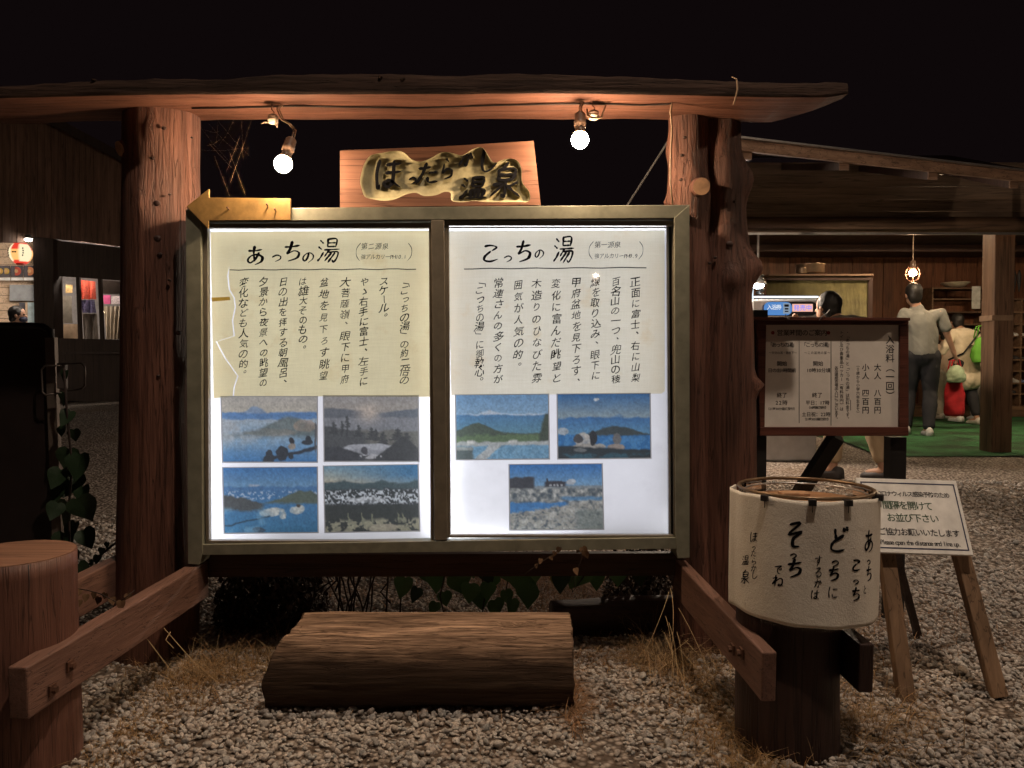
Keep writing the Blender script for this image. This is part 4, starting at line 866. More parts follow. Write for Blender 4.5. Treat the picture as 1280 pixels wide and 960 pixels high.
# ------------------------------------------------------------------ towel drum
tw = thing('towel_drum', 'cream towel with brush writing clipped round a clear drum on the right fence post', 'towel', (.728, 1.90, .31))
tc_ = Vector((.728, 1.90, 0)); TR = .164; zt = .632; zb = .340
def cyl(px, py, lift=0):
    th = math.asin(max(-1, min(1, (px - 1008) / 88.5))) - .366
    z = CAMZ + (452 - py) / FPX * (1.90 - TR * math.cos(th)) 
    v = min(1, max(0, (.632 - z) / .32)); r = TR + .003 * (1 + noise.noise((th * 3, z * 5, 2))) + .006 * v * noise.noise((th * 2.5, z * 3, 7)) + (.010 * math.exp(-((th + 1.80) / .12) ** 2)) + .0027 + lift
    return Vector((tc_.x + math.sin(th) * r, tc_.y - math.cos(th) * r, z))
mb = MB(); NA = 96; NZ = 34
a0, a1 = -2.02, 1.5
for j in range(NZ + 1):
    for i in range(NA + 1):
        th = a0 + (a1 - a0) * i / NA; v = j / NZ
        low = zb + .0 + .006 * noise.noise((th * 2, 0, 1)) 
        hi = zt - .010 * math.cos(th) * 0 + .003 * math.sin(th * 5)
        z = hi + (low - hi) * v
        r = TR + .003 * (1 + noise.noise((th * 3, z * 5, 2))) + .006 * v * noise.noise((th * 2.5, z * 3, 7)) + (.010 * math.exp(-((th + 1.80) / .12) ** 2))
        mb.v.append(tc_ + Vector((math.sin(th) * r, -math.cos(th) * r, z)))
for j in range(NZ):
    for i in range(NA): mb.f.append((j * (NA + 1) + i, (j + 1) * (NA + 1) + i, (j + 1) * (NA + 1) + i + 1, j * (NA + 1) + i + 1))
m, nt, out = nmat('terry_cloth'); vec = coords(nt); n1 = tex_noise(nt, 260, 3, .7, vec); n2 = tex_noise(nt, 18, 4, .6, vec)
ad = nt.nodes.new('ShaderNodeMath'); ad.operation = 'MULTIPLY_ADD'; ad.inputs[1].default_value = 2; nt.links.new(n2, ad.inputs[0]); nt.links.new(n1, ad.inputs[2])
pbr(nt, out, ramp(nt, n1, [(.3, (.76, .70, .60)), (.7, (.90, .86, .77))]), .95, 0, ad.outputs[0], .35, .004, .1); M['towel'] = m
o = flat(mb, 'cloth', M['towel'], tw)
for p in o.data.polygons: p.use_smooth = True
md = o.modifiers.new('thick', 'SOLIDIFY'); md.thickness = .004; md.offset = 0
cl = o
mb = MB(); f = lambda x, y, l: cyl(x, y, l)
for ch, x, y, s, w_, sx in [('あ', 1081, 677, 30, 13, .42), ('っ', 1081, 702, 13, 18, .5), ('ち', 1081, 718, 20, 15, .45), ('と', 1076, 738, 11, 12, .4), ('こ', 1066, 707, 18, 17, .6), ('っ', 1066, 727, 12, 18, .7), ('ち', 1066, 744, 18, 16, .6),
                      ('ど', 1045, 676, 32, 15, .7), ('っ', 1043, 703, 14, 18, .8), ('ち', 1041, 718, 20, 16, .75), ('に', 1041, 742, 17, 11, .7), ('す', 1024, 702, 13, 13, .7), ('る', 1024, 717, 13, 13, .7), ('か', 1024, 731, 12, 13, .7), ('は', 1021, 745, 13, 13, .8),
                      ('そ', 997, 669, 34, 15, .65), ('っ', 996, 694, 13, 18, .8), ('ち', 997, 711, 24, 16, .85), ('で', 979, 713, 12, 13, .8), ('ね', 979, 727, 15, 13, .9),
                      ('ほ', 949, 672, 14, 11, .75), ('っ', 949, 685, 9, 14, .7), ('た', 949, 693, 9, 12, .8), ('ら', 949, 703, 9, 12, .8), ('か', 949, 712, 9, 12, .8), ('し', 950, 720, 12, 11, .7), ('温', 938, 702, 13, 10, .75), ('泉', 938, 723, 18, 10, .7)]:
    brush(mb, ch, x, y, s, f, w_, sx, 0, 0, .1)
mb.build('lettering', M['ink'], cl)
# rim, clear inner drum, tray, clips
mb = MB(); R0 = TR - .006
mb.tube([tc_ + Vector((math.sin(2 * PI * k / 48) * R0, -math.cos(2 * PI * k / 48) * R0, zt + .005)) for k in range(49)], .0045, 8, False); mb.build('rim', paint('brass_rim', (.22, .15, .09), .35, .6, .2), tw, True)
mb = MB(); mb.tube([tc_ + Vector((math.sin(2 * PI * k / 48) * (R0 - .014), -math.cos(2 * PI * k / 48) * (R0 - .014), zt - .006)) for k in range(49)], .0025, 6, False); mb.build('inner_ring', M['alu'], tw, True)
mb = MB(); mb.tube([tc_ + Vector((0, 0, .33)), tc_ + Vector((0, 0, zt))], R0, 48, False); flat(mb, 'clear_drum', clear('clear_acrylic', (.93, .9, .85)), tw)
mb = MB(); mb.tube([tc_ + Vector((0, 0, .585)), tc_ + Vector((0, 0, .606))], R0 - .012, 40); mb.build('tray', wood('tray_wood', (.26, .13, .06), (.48, .27, .14), 'x', 1, .5, .4), tw)
mb = MB(); mb.box(tc_ + Vector((-.02, .02, .614)), (.07, .04, .018)); mb.build('block', M['cutend'], tw, bevel=.003)
for th in (-.90, -.27, .20, .95):
    p = tc_ + Vector((math.sin(th) * (TR + .003), -math.cos(th) * (TR + .003), zt - .002)); mb = MB(); mb.box(p, (.017, .022, .014), th); mb.box(p + Vector((math.sin(th) * .006, -math.cos(th) * .006, -.014)), (.002, .002, .018), th); mb.build('binder_clip', M['black'], tw, bevel=.001)

# ------------------------------------------------------------------ bilinear boards
def quadfn(c, W, H, nrm=None):   # c: 4 world corners TL TR BR BL
    n = (c[1] - c[0]).cross(c[3] - c[0]).normalized()
    if n.y > 0: n = -n
    def fn(x, y, l=0):
        u, v = x / W, y / H; return c[0].lerp(c[1], u).lerp(c[3].lerp(c[2], u), v) + n * l
    return fn, n
def slab(name, c, d, mat, parent, bevel=0):
    n = (c[1] - c[0]).cross(c[3] - c[0]).normalized()
    if n.y > 0: n = -n
    mb = MB(); mb.prism(c, -n * d); return mb.build(name, mat, parent, bevel=bevel)
# distance notice on A-frame
sg = thing('distance_notice', 'small white notice board asking people to keep apart, on a leaning wooden stand', 'sign', (1.10, 2.2, 0))
C4 = [at(1070, 597, 2.30), at(1195, 601, 2.30), at(1217, 694, 2.19), at(1089, 690, 2.19)]
slab('plate', C4, .012, M['white'], sg, .001)
fn, nn_ = quadfn(C4, 125, 95); mb = MB()
for a, b, c, d in ((4, 5, 121, 6.6), (4, 88.4, 121, 90), (4, 6.6, 5.6, 88.4), (119.4, 6.6, 121, 88.4)): mb.add([fn(a, b, .0006), fn(c, b, .0006), fn(c, d, .0006), fn(a, d, .0006)], [(0, 1, 2, 3)])
mb.build('border', paint('indigo_ink', (.03, .035, .09), .6), sg)
mb = MB(); row(mb, '新型コロナウィルス感染予防のため', 8, 112, 20, 7.4, lambda x, y, l: fn(x, y, .0008), bold=.012); row(mb, 'ご協力お願いいたします', 14, 114, 69, 9.6, lambda x, y, l: fn(x, y, .0008), bold=.014); mb.build('text', M['ink2'], sg)
mb = MB(); row(mb, '間隔を開けて', 26, 88, 35, 11.5, lambda x, y, l: fn(x, y, .0008), bold=.008); row(mb, 'お並び下さい', 28, 92, 51, 11.5, lambda x, y, l: fn(x, y, .0008), bold=.008); mb.build('text', paint('green_ink', (.03, .08, .04), .6), sg)
mb = MB(); row(mb, 'Please open the distance and line up.', 14, 112, 82, 8, lambda x, y, l: fn(x, y, .0008), bold=.01); mb.build('text', M['ink2'], sg)
M['lath'] = wood('lath_wood', (.20, .12, .07), (.36, .23, .14), 'z', .8, .7, .4)
for a, b in ((at(1103, 660, 2.25), at(1133, 877, 2.13)), (at(1192, 660, 2.26), at(1248, 871, 2.14))):
    mb = MB(); mb.bar(a, b, .043, .03, (0, 1, 0)); mb.build('leg', M['lath'], sg, bevel=.002)
for a, b in ((at(1106, 640, 2.30), at(1148, 800, 2.62)), (at(1196, 640, 2.30), at(1220, 800, 2.62))):
    b.z = 0; mb = MB(); mb.bar(a, b, .02, .018, (0, 1, 0)); mb.build('rear_strut', M['darkw'], sg)
# price board
pb = thing('price_board', 'dark wooden notice board with opening hours and bathing prices behind the towel drum', 'sign', (.98, 2.78, 0))
Yp = 2.75
C4 = [at(938, 397, Yp), at(1135, 398, Yp), at(1134, 545, Yp), at(947, 545, Yp)]
def fr(poly, th=.03, off=0, mat=None, name='frame_piece'):
    c = [at(x, y, Yp - off) for x, y in poly]; mb = MB(); mb.prism(c, (0, th, 0)); return mb.build(name, mat or M['pbframe'], pb, bevel=.002)
M['pbframe'] = wood('red_brown_frame', (.085, .028, .02), (.15, .055, .038), 'x', 1, .35, .3)
fr([(947, 397), (1136, 398), (1136, 406), (947, 406)], .04, .004); fr([(950, 534), (1136, 534), (1136, 545), (950, 545)], .04, .004)
fr([(947, 406), (958, 406), (956, 534), (950, 534)], .035); fr([(1125, 406), (1136, 406), (1136, 534), (1124, 534)], .035)
fr([(940, 396), (1138, 397), (1138, 401), (940, 400)], .06, .03, None, 'top_cap')
c = [at(957, 405, Yp + .01), at(1127, 405, Yp + .01), at(1127, 535, Yp + .01), at(955, 535, Yp + .01)]; slab('sheet', c, .004, paint('notice_paper', (.74, .70, .64), .7, 0, .08), pb)
fp = lambda x, y, l: at(x, y, Yp + .0094)
def T(s, x0, x1, y, sz, b=.006): row(mb, s, x0, x1, y, sz, fp, bold=b)
mb = MB(); T('営業時間のご案内', 971, 1034, 416, 8, .01); T('「あっちの湯」', 960, 996, 431, 6.5); T('「こっちの湯」', 1002, 1040, 431, 6.5); T('～天空の湯・源泉下～', 961, 996, 441, 3.6, 0); T('～この盆地の星～', 1005, 1038, 441, 3.6, 0)
T('開始', 971, 984, 454.5, 6.5); T('日の出1時間前', 960, 995, 463, 5.6); T('開始', 1016, 1029, 454.5, 6.5); T('10時30分頃', 1008, 1038, 463, 5.8)
T('終了', 971, 984, 494, 6.5); T('22時', 969, 985, 503.5, 6.5); T('（21時30分最終受付）', 958, 996, 511, 3.8, .01); T('終了', 1015, 1028, 494, 6.5); T('平日：17時', 1007, 1037, 503.5, 5.8); T('（16時最終受付）', 1009, 1035, 509.5, 3.8, .01); T('土日祝：22時', 1002, 1038, 518, 5.8); T('（21時30分最終受付）', 1004, 1038, 524, 3.8, .01)
def Cn(s, x, y0, y1, sz, b=.004): column(mb, s, x, y0, y1, sz, fp, bold=b)
Cn('入浴料（一回）', 1112.5, 419, 500, 11, .01); Cn('大人　八百円', 1097, 454, 518, 9.2, .01); Cn('小人　四百円', 1082, 454, 518, 9.2, .01); Cn('（０歳から小学六年生まで）', 1072.5, 454, 519, 4.6)
Cn('・「あっちの湯」と「こっちの湯」は別料金です。', 1059.5, 413, 526, 4.9); Cn('トイレ及び貴重品ロッカー（有料百円）は', 1052, 413, 514, 4.9); Cn('各浴場脱衣場出入口にございます。', 1045.5, 458, 526, 4.7)
mb.build('text', M['ink2'], pb)
mb = MB()
for a, b, c_, d in ((998.6, 426, 999.3, 529), (1038.4, 426, 1039.1, 532), (1063, 500, 1063.6, 513)): mb.add([fp(a, b, 0), fp(c_, b, 0), fp(c_, d, 0), fp(a, d, 0)], [(0, 1, 2, 3)])
mb.build('ruled_line', M['ink2'], pb)
mb = MB()
for x in (966, 1035.5):
    for k in range(6):
        aa = k * PI / 3; mb.tube([at(x + 1.3 * math.cos(aa), 416 + 1.3 * math.sin(aa), Yp + .0094), at(x + 1.3 * math.cos(aa), 416 + 1.3 * math.sin(aa), Yp + .0088)], .003, 8)
mb.build('flower_mark', paint('red_print', (.35, .04, .03), .6), pb)
mb = MB(); a = at(947, 388, Yp + .05); b = at(947, 388, Yp + .05); b.z = -.02; mb.bar(b, a, .058, .05, (0, 1, 0)); mb.build('post', M['black'], pb)
mb = MB(); a = at(1119, 546, Yp + .05); b = a.copy(); b.z = -.02; mb.bar(b, a, .058, .05, (0, 1, 0)); mb.build('post', M['black'], pb)
mb = MB(); mb.bar(at(1046, 545, Yp + .03), at(978, 650, Yp + .2), .045, .05, (0, 1, 0)); mb.build('brace', M['black'], pb)
mb = MB()
for pts in ([(982, 393), (983, 397), (987, 399)], [(1024, 400), (1027, 396), (1033, 392), (1037, 387)]): mb.tube([at(x, y, Yp - .035) for x, y in pts], .002, 6)
mb.build('wire_clip', M['alu'], pb, True)
# ------------------------------------------------------------------ dry grass (nobody could count it)
def blades(n, spots, name, label, cols, seed):
    rg = random.Random(seed); V = []; F = []; C_ = []
    for _ in range(n):
        sx, sy, rx, ry, h = rg.choice(spots); x = rg.gauss(sx, rx); y = rg.gauss(sy, ry); z = gz(x, y)
        hh = h * (rg.uniform(.3, .7) if rg.random() < .85 else rg.uniform(.8, 1.4)); a = rg.uniform(0, 6.3); ln = rg.uniform(.5, 2.4) * hh; w_ = rg.uniform(.0006, .0016); d = Vector((math.cos(a), math.sin(a), 0)); s_ = Vector((-d.y, d.x, 0)); s_ = (s_ + Vector((rg.uniform(-.4, .4), rg.uniform(-.4, .4), 0))).normalized()
        b = len(V); p0 = Vector((x, y, z))
        for k in range(4):
            t = k / 3; p = p0 + d * ln * t * t + Vector((0, 0, hh * (t - .35 * t * t * (ln / hh)))); ww = w_ * (1 - t * .8); V += [p - s_ * ww, p + s_ * ww]
        F += [(b + 2 * k, b + 2 * k + 1, b + 2 * k + 3, b + 2 * k + 2) for k in range(3)]; c = rg.choice(cols); u = rg.uniform(.6, 1.2); C_ += [(c[0] * u, c[1] * u, c[2] * u, 1)] * 8
    me = bpy.data.meshes.new(name); me.from_pydata([tuple(v) for v in V], [], F); me.update(); a = me.color_attributes.new('Col', 'FLOAT_COLOR', 'POINT'); a.data.foreach_set('color', np.array(C_, dtype=np.float32).ravel())
    me.materials.append(M['straw']); o = link_mesh(name, me); setp(o, label, 'dry grass', None, 'stuff')
M['straw'] = vcol('dry_straw', 'Col', .8)
ST = [(.34, .22, .11), (.42, .29, .15), (.26, .17, .09), (.30, .17, .07)]
blades(4200, [(-.98, 2.28, .12, .10, .06), (-.85, 2.5, .14, .10, .07), (-1.0, 1.95, .06, .2, .04), (-.78, 2.42, .1, .06, .06), (-.92, 2.3, .05, .08, .10), (-.92, 1.9, .05, .2, .03)], 'dry_grass', 'dry straw-coloured grass around the foot of the left post', ST, 1)
blades(6000, [(.47, 2.40, .04, .06, .12), (.55, 2.25, .06, .12, .06), (.56, 1.80, .05, .12, .07), (.62, 1.95, .12, .10, .05), (.88, 1.98, .12, .1, .09), (.95, 2.35, .15, .2, .07), (.45, 2.45, .15, .05, .05)], 'dry_grass', 'dry straw-coloured grass around the right posts and rails', ST, 2)
blades(14000, [(.1, 3.2, .5, .2, .09), (.45, 3.0, .2, .15, .14), (.2, 3.3, .3, .15, .14), (.45, 3.15, .3, .22, .09), (-.5, 2.62, .3, .08, .06), (.35, 2.42, .2, .05, .05), (1.25, 2.85, .3, .3, .07), (1.0, 2.6, .1, .2, .07), (-.2, 2.08, .3, .012, .03), (.17, 2.13, .012, .08, .05)], 'dry_grass', 'low brown dry grass behind and beside the log bench', [(.34, .19, .10), (.42, .25, .13), (.26, .15, .08)], 3)
# a few bent straws
mb = MB()
for a, b, c in (((205, 785), (240, 825), (272, 853)), ((150, 770), (185, 800), (215, 840)), ((213, 790), (207, 800), (217, 810))):
    mb.tube([at(*a, 2.15), at(*b, 2.1), at(*c, 2.03)], .0012, 4)
for a, b, c in (((836, 778), (842, 815), (848, 880)), ((830, 790), (846, 850), (872, 900)), ((850, 812), (870, 850), (930, 900)), ((860, 800), (840, 820), (800, 850)), ((905, 880), (915, 920), (910, 955)), ((838, 735), (840, 770), (838, 830)), ((836, 740), (826, 770), (800, 830)), ((848, 760), (862, 800), (895, 860)), ((832, 770), (836, 810), (842, 860)), ((856, 800), (890, 850), (925, 890)), ((846, 790), (852, 830), (856, 900))):
    A_, B_, C_ = at(*a, 2.2), at(*b, 2.1), at(*c, 1.98); mb.tube([(A_ * (1 - t) ** 2 + (B_ + Vector((.012, 0, .02))) * 2 * t * (1 - t) + C_ * t * t) for t in [k / 9 for k in range(10)]], [.0009 - .00006 * k for k in range(10)], 4)
o = mb.build('grass_straw', paint('pale_straw', (.48, .34, .18), .7)); setp(o, 'long bent straws hanging from the ends of the case', 'dry grass', None, 'stuff')

# ------------------------------------------------------------------ leafy climbers
M['leaf'] = paint('leaf_green', (.07, .16, .055), .45, 0, .35, 30, .4); M['leafdark'] = paint('leaf_dark_green', (.022, .045, .02), .5, 0, .35, 30, .4); M['leafyel'] = paint('leaf_yellowing', (.30, .26, .10), .6, 0, .4, 30)
M['twig'] = paint('twig_bark', (.03, .018, .014), .8, 0, .4, 60)
def leafmesh(name, mat):
    half = [(0, 0), (.18, -.10), (.40, -.04), (.52, .18), (.47, .42), (.30, .70), (.10, .95), (0, 1.08)]
    V = []; F = []
    for x, y in half: V.append((0, y if x == 0 else max(0, y), 0))
    for sgn in (1, -1):
        b = len(V)
        for x, y in half: V.append((sgn * x, y, .16 * abs(x) + .05 * math.sin(y * 7)))
        mid = len(V); V.append((0, .35, 0))
        F += [(b + i, b + i + 1, mid) if sgn > 0 else (b + i + 1, b + i, mid) for i in range(7)]
    me = bpy.data.meshes.new(name); me.from_pydata([(x, -y, z) for x, y, z in V], [], F); me.update(); me.materials.append(mat); me.polygons.foreach_set('use_smooth', [True] * len(me.polygons)); return me
LM = [leafmesh('leaf', M['leaf']), leafmesh('leaf_dark', M['leafdark']), leafmesh('leaf_yellow', M['leafyel']), leafmesh('leaf_brown', paint('leaf_withered', (.16, .09, .045), .8, 0, .4, 30))]
def climber(label, base, leaves, stems, Y, kind, srad=.003, group=None, seed=0):
    rg = random.Random(seed); t = thing('climbing_plant', label, 'plant', base, group)
    mb = MB()
    for st in stems: mb.tube([at(x, y, Y + rg.uniform(-.03, .03)) for x, y in st], srad, 5)
    mb.build('stem', M['twig'], t, True)
    for (x, y, s) in leaves:
        k = kind if rg.random() > .12 else 1 - kind if kind < 2 else kind
        if (x, y) == (692, 727): k = 2
        o = bpy.data.objects.new('leaf', LM[k]); COL.objects.link(o); o.parent = t
        p = at(x, y - s / 2, Y + rg.uniform(-.06, .06)); o.location = p - Vector(base); sc = s / FPX * Y * .95; o.scale = (sc * rg.uniform(.85, 1.1), sc, sc)
        o.rotation_euler = (PI / 2 + rg.uniform(-.45, .3), rg.uniform(-.5, .5), rg.uniform(-.5, .5))
lv = [(507, 735, 26), (522, 745, 20), (530, 720, 24), (545, 728, 28), (568, 733, 30), (577, 722, 26), (588, 742, 24), (605, 722, 26), (618, 730, 24), (632, 720, 28), (650, 735, 42), (660, 748, 34), (640, 760, 22), (668, 712, 30), (692, 727, 16), (700, 728, 28), (712, 718, 26), (728, 725, 34), (745, 724, 28), (772, 722, 24), (800, 722, 26), (600, 752, 26), (618, 762, 24), (632, 748, 20), (555, 750, 20), (545, 762, 18), (480, 708, 18), (458, 706, 16), (610, 740, 22), (590, 712, 22), (520, 708, 22), (560, 708, 24), (650, 706, 24), (758, 708, 20), (690, 708, 20)]
climber('leafy green climber with heart-shaped leaves hanging under the case behind the log bench', (.05, 2.7, 0), lv, [[(640, 700), (632, 740), (640, 790)], [(600, 702), (606, 745), (600, 790)], [(560, 702), (550, 745), (560, 790)], [(705, 702), (716, 740), (730, 720)], [(500, 704), (560, 708), (640, 706), (720, 708), (800, 712)], [(780, 706), (800, 718), (806, 725)]], 2.62, 0, .0025, None, 5)
st = []
rg = random.Random(8)
for x0 in (397, 402, 418, 423, 425, 430, 436, 440, 455, 460, 466, 470, 476, 484, 492):
    x = x0; y = 700; s_ = [(x, y)]
    dx = rg.uniform(-.6, .9) if x0 < 450 else rg.uniform(-.8, .2)
    while y < 800: y += 14; x += dx * 7 + rg.uniform(-3.2, 3.2); s_.append((x, y))
    st.append(s_)
    if rg.random() < .7: k = rg.randint(1, 4); a = s_[k]; st.append([a, (a[0] + rg.uniform(-9, 9), a[1] + 12), (a[0] + rg.uniform(-15, 15), a[1] + 26)])
st += [[(352, 700), (362, 715), (368, 735), (358, 770), (352, 800)], [(362, 712), (372, 702), (378, 718), (382, 738)], [(366, 735), (380, 742), (392, 737)], [(345, 708), (352, 712), (362, 712)]]
climber('bare twisted dark stems hanging under the left bay of the case', (-.4, 2.7, 0), [(352, 716, 12)], st, 2.66, 1, .0032, None, 9)
# left: dark climber on the edge of the dark board
climber('dark climber with big leaves on the edge of the dark board at far left', (-1.53, 2.7, 0), [(82, 470, 14), (80, 500, 18), (88, 525, 22), (92, 545, 16), (78, 540, 16), (100, 585, 34), (86, 575, 28), (92, 608, 34), (76, 600, 26), (98, 640, 34), (84, 645, 32), (72, 640, 22), (94, 668, 30), (104, 676, 26), (80, 680, 28), (90, 700, 30), (74, 710, 26), (98, 718, 26), (128, 690, 10), (122, 700, 12), (134, 682, 8), (116, 705, 10), (76, 620, 26), (104, 620, 24)], [[(80, 460), (84, 520), (90, 580), (86, 640), (88, 700), (90, 740)], [(90, 720), (116, 702), (140, 682), (154, 672)]], 2.66, 1, .004, None, 3)
climber('dry curled vine with withered leaves behind the left fence rail', (-1.2, 2.1, 0), [(100, 742, 9), (108, 748, 10), (118, 745, 9), (124, 752, 11), (132, 746, 9), (140, 752, 10), (152, 757, 12), (160, 748, 12), (98, 755, 10)], [[(93, 735), (110, 738), (125, 742), (145, 752), (162, 757)], [(95, 742), (98, 755), (96, 770)], [(150, 752), (160, 745), (168, 738)]], 2.05, 3, .0014, None, 4)
climber('small dried seed stalk leaning on the right end of the case rail', (.4, 2.3, .25), [(699, 688, 8), (694, 693, 7), (688, 698, 6), (676, 702, 7), (670, 708, 6)], [[(702, 684), (690, 694), (672, 706), (655, 718)], [(728, 688), (727, 700), (718, 716), (714, 728)]], 2.31, 3, .0009, None, 6)
climber('dried seed head in front of the case rail, right of the seed stalk', (.3, 2.3, .25), [(728, 690, 12), (731, 694, 10), (725, 688, 9), (719, 715, 9)], [[(728, 685), (726, 700), (719, 720), (718, 735)]], 2.31, 3, .0009, None, 7)
# dark scrub at the left under the case
def scrub(label, c, r, n, seed, s=.05, mat=None):
    rg = random.Random(seed); V = []; F = []
    for _ in range(n):
        a = rg.uniform(0, 6.3); q = rg.random() ** .5; p = Vector((c[0] + math.cos(a) * q * r[0], c[1] + math.sin(a) * q * r[1], c[2] + rg.random() * r[2] * (1 - q * q * .7)))
        m_ = Matrix.Rotation(rg.uniform(0, 6), 3, 'Z') @ Matrix.Rotation(rg.uniform(-1.4, 1.4), 3, 'X'); l = s * rg.uniform(.4, 1); b = len(V)
        V += [p + m_ @ Vector(k) * l for k in ((0, 0, 0), (.3, .4, .08), (0, 1, 0), (-.3, .4, .08))]; F.append((b, b + 1, b + 2, b + 3))
    t = thing('shrub', label, 'shrub', (c[0], c[1], 0))
    mb = MB(); mb.v = V; mb.f = F; o = flat(mb, 'foliage', mat or M['leafdark'], t); o['kind'] = 'stuff'
    mb = MB()
    for k in range(14):
        a = rg.uniform(0, 6.3); mb.tube([Vector((c[0], c[1], 0)), Vector((c[0] + math.cos(a) * r[0] * .5, c[1] + math.sin(a) * r[1] * .5, c[2] + r[2] * .5)), Vector((c[0] + math.cos(a) * r[0] * .8, c[1] + math.sin(a) * r[1] * .8, c[2] + r[2] * .9))], .004, 4)
    mb.build('stem', M['twig'], t)
M['scrub'] = paint('withered_scrub', (.055, .032, .022), .8, 0, .5, 30)
scrub('dense dark withered shrub under the left end of the case', (-.86, 2.72, .0), (.20, .12, .36), 3800, 11, .035, M['scrub'])
scrub('dark withered shrub under the right end of the case beside the right post', (.50, 2.86, .0), (.16, .14, .30), 1800, 12, .035, M['scrub'])

# ------------------------------------------------------------------ dark board on the left
nb = thing('dark_board', 'unlit dark board with rounded metal frame and handles seen from behind at far left', 'board', (-1.8, 2.72, 0))
Yn = 2.75
mb = MB(); c = [at(-90, 410, Yn), at(62, 411, Yn), at(70, 720, Yn), at(-90, 720, Yn)]; mb.prism(c, (0, .03, 0)); mb.build('panel', paint('dark_board_panel', (.02, .013, .012), .55), nb)
mb = MB(); mb.tube([at(-90, 406, Yn), at(40, 407, Yn), at(54, 408, Yn), at(62, 413, Yn), at(64, 424, Yn), at(66, 450, Yn)], .012, 10); mb.build('edge_frame', M['black'], nb, True)
mb = MB(); mb.bar(at(64, 422, Yn - .01), at(76, 760, Yn - .01), .034, .02, (0, 1, 0)); mb.build('edge_strip', M['alu2'] if 'alu2' in M else paint('dull_aluminium', (.16, .13, .11), .5, .4), nb)
mb = MB(); mb.box(at(78, 470, Yn - .03), (.03, .02, .09)); mb.build('latch', paint('latch_grey', (.09, .075, .07), .5), nb, bevel=.003)
for q in ([(76, 457), (56, 457), (52, 462), (53, 490), (57, 494), (76, 491)], [(80, 455), (102, 454), (106, 459), (106, 482), (102, 486), (82, 489)]):
    mb = MB(); mb.tube([at(x, y, Yn - .05) for x, y in q], .0035, 6); mb.build('handle', paint('handle_grey', (.13, .11, .10), .4, .5), nb, True)
mb = MB(); a = at(66, 700, Yn + .015); mb.bar(Vector((a.x - .02, a.y, -.02)), Vector((a.x - .02, a.y, a.z)), .04, .04, (0, 1, 0)); mb.build('leg', M['black'], nb)
mb = MB(); a = at(-60, 700, Yn + .015); mb.bar(Vector((a.x, a.y, -.02)), Vector((a.x, a.y, a.z)), .04, .04, (0, 1, 0)); mb.build('leg', M['black'], nb)

# ------------------------------------------------------------------ guy pole behind the gate
mb = MB(); mb.tube([at(838, 172, 3.4), at(787, 252, 3.6), at(770, 278, 3.65)], .0045, 6); o = mb.build('stay_wire', paint('stay_grey', (.4, .38, .36), .5)); setp(o, 'pale slanting stay seen through the gate beside the right post', 'wire')

# ------------------------------------------------------------------ bathing hall on the right
hall = thing('bath_hall', 'open-fronted timber bath hall with plank ceiling, lintel and shed roof on the right', 'building', (4.2, 7, .1))
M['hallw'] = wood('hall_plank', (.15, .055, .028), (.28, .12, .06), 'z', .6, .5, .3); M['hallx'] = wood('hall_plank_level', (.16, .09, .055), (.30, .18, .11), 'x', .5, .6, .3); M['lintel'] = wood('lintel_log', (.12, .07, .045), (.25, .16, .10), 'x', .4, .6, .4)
M['lboard'] = wood('lintel_board_wood', (.24, .17, .12), (.40, .30, .22), 'x', .5, .7, .3)
M['fascia'] = wood('weathered_fascia', (.20, .12, .08), (.40, .26, .18), 'x', .6, .7, .4)
# eave fascia board, rafters, roof sheet
A = at(917, 181, 4.75); B = at(1300, 213, 5.55); B.z = A.z - .02
mb = MB(); mb.bar(A, B, .03, .068); mb.build('fascia', M['fascia'], hall, bevel=.004)
mb = MB(); mb.bar(A + Vector((0, -.01, .04)), B + Vector((0, -.01, .04)), .06, .012); mb.build('drip_edge', M['alu'], hall)
dA = (B - A)
for k in range(5):
    t = .04 + k * .29; p = A + dA * t
    for q, name in ((0, 'rafter'),):
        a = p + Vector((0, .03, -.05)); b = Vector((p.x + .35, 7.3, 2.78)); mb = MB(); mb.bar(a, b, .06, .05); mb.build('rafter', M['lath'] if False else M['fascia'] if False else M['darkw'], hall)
        mb = MB(); mb.bar(a + Vector((-.0, -.012, 0)), a + Vector((0, .0, 0)), .062, .052); mb.build('rafter_end', M['fascia'], hall)
nP = 22
for k in range(nP):    # roof boards seen from below
    t0, t1 = k / nP, (k + .985) / nP
    a0_ = A + dA * t0; a1_ = A + dA * t1; a0_ = a0_ + Vector((0, 0, .035)); a1_ = a1_ + Vector((0, 0, .035))
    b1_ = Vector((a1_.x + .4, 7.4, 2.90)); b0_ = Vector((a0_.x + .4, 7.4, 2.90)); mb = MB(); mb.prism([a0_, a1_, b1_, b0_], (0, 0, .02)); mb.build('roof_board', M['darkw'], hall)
# lintel wall boards above the opening
for k in range(5):
    z0 = 2.20 + k * .11; mb = MB(); mb.box((4.35, 7.0, z0 + .053), (5.2 - .0, .03, .106)); mb.build('lintel_board', M['lboard'], hall)
a = at(916, 280, 6.9); mb = MB(); P = [Vector((1.9 + 5.2 * k / 14, 6.92, 2.17)) for k in range(15)]; mb.tube(P, .075, 20, True, bumpfn([], .04, 12)); mb.build('lintel_log', M['lintel'], hall, True)
mb = MB(); mb.box((4.5, 6.85, 2.085), (5.2, .02, .018)); mb.build('gutter_edge', M['alu'], hall)
# ceiling boards
for k in range(24):
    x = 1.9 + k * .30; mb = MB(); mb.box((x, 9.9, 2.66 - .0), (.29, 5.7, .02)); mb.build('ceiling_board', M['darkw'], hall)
for k in range(3):
    mb = MB(); mb.box((5.3, 8.2 + 1.5 * k, 2.59), (7.2, .12, .10)); mb.build('ceiling_beam', M['darkx'], hall)
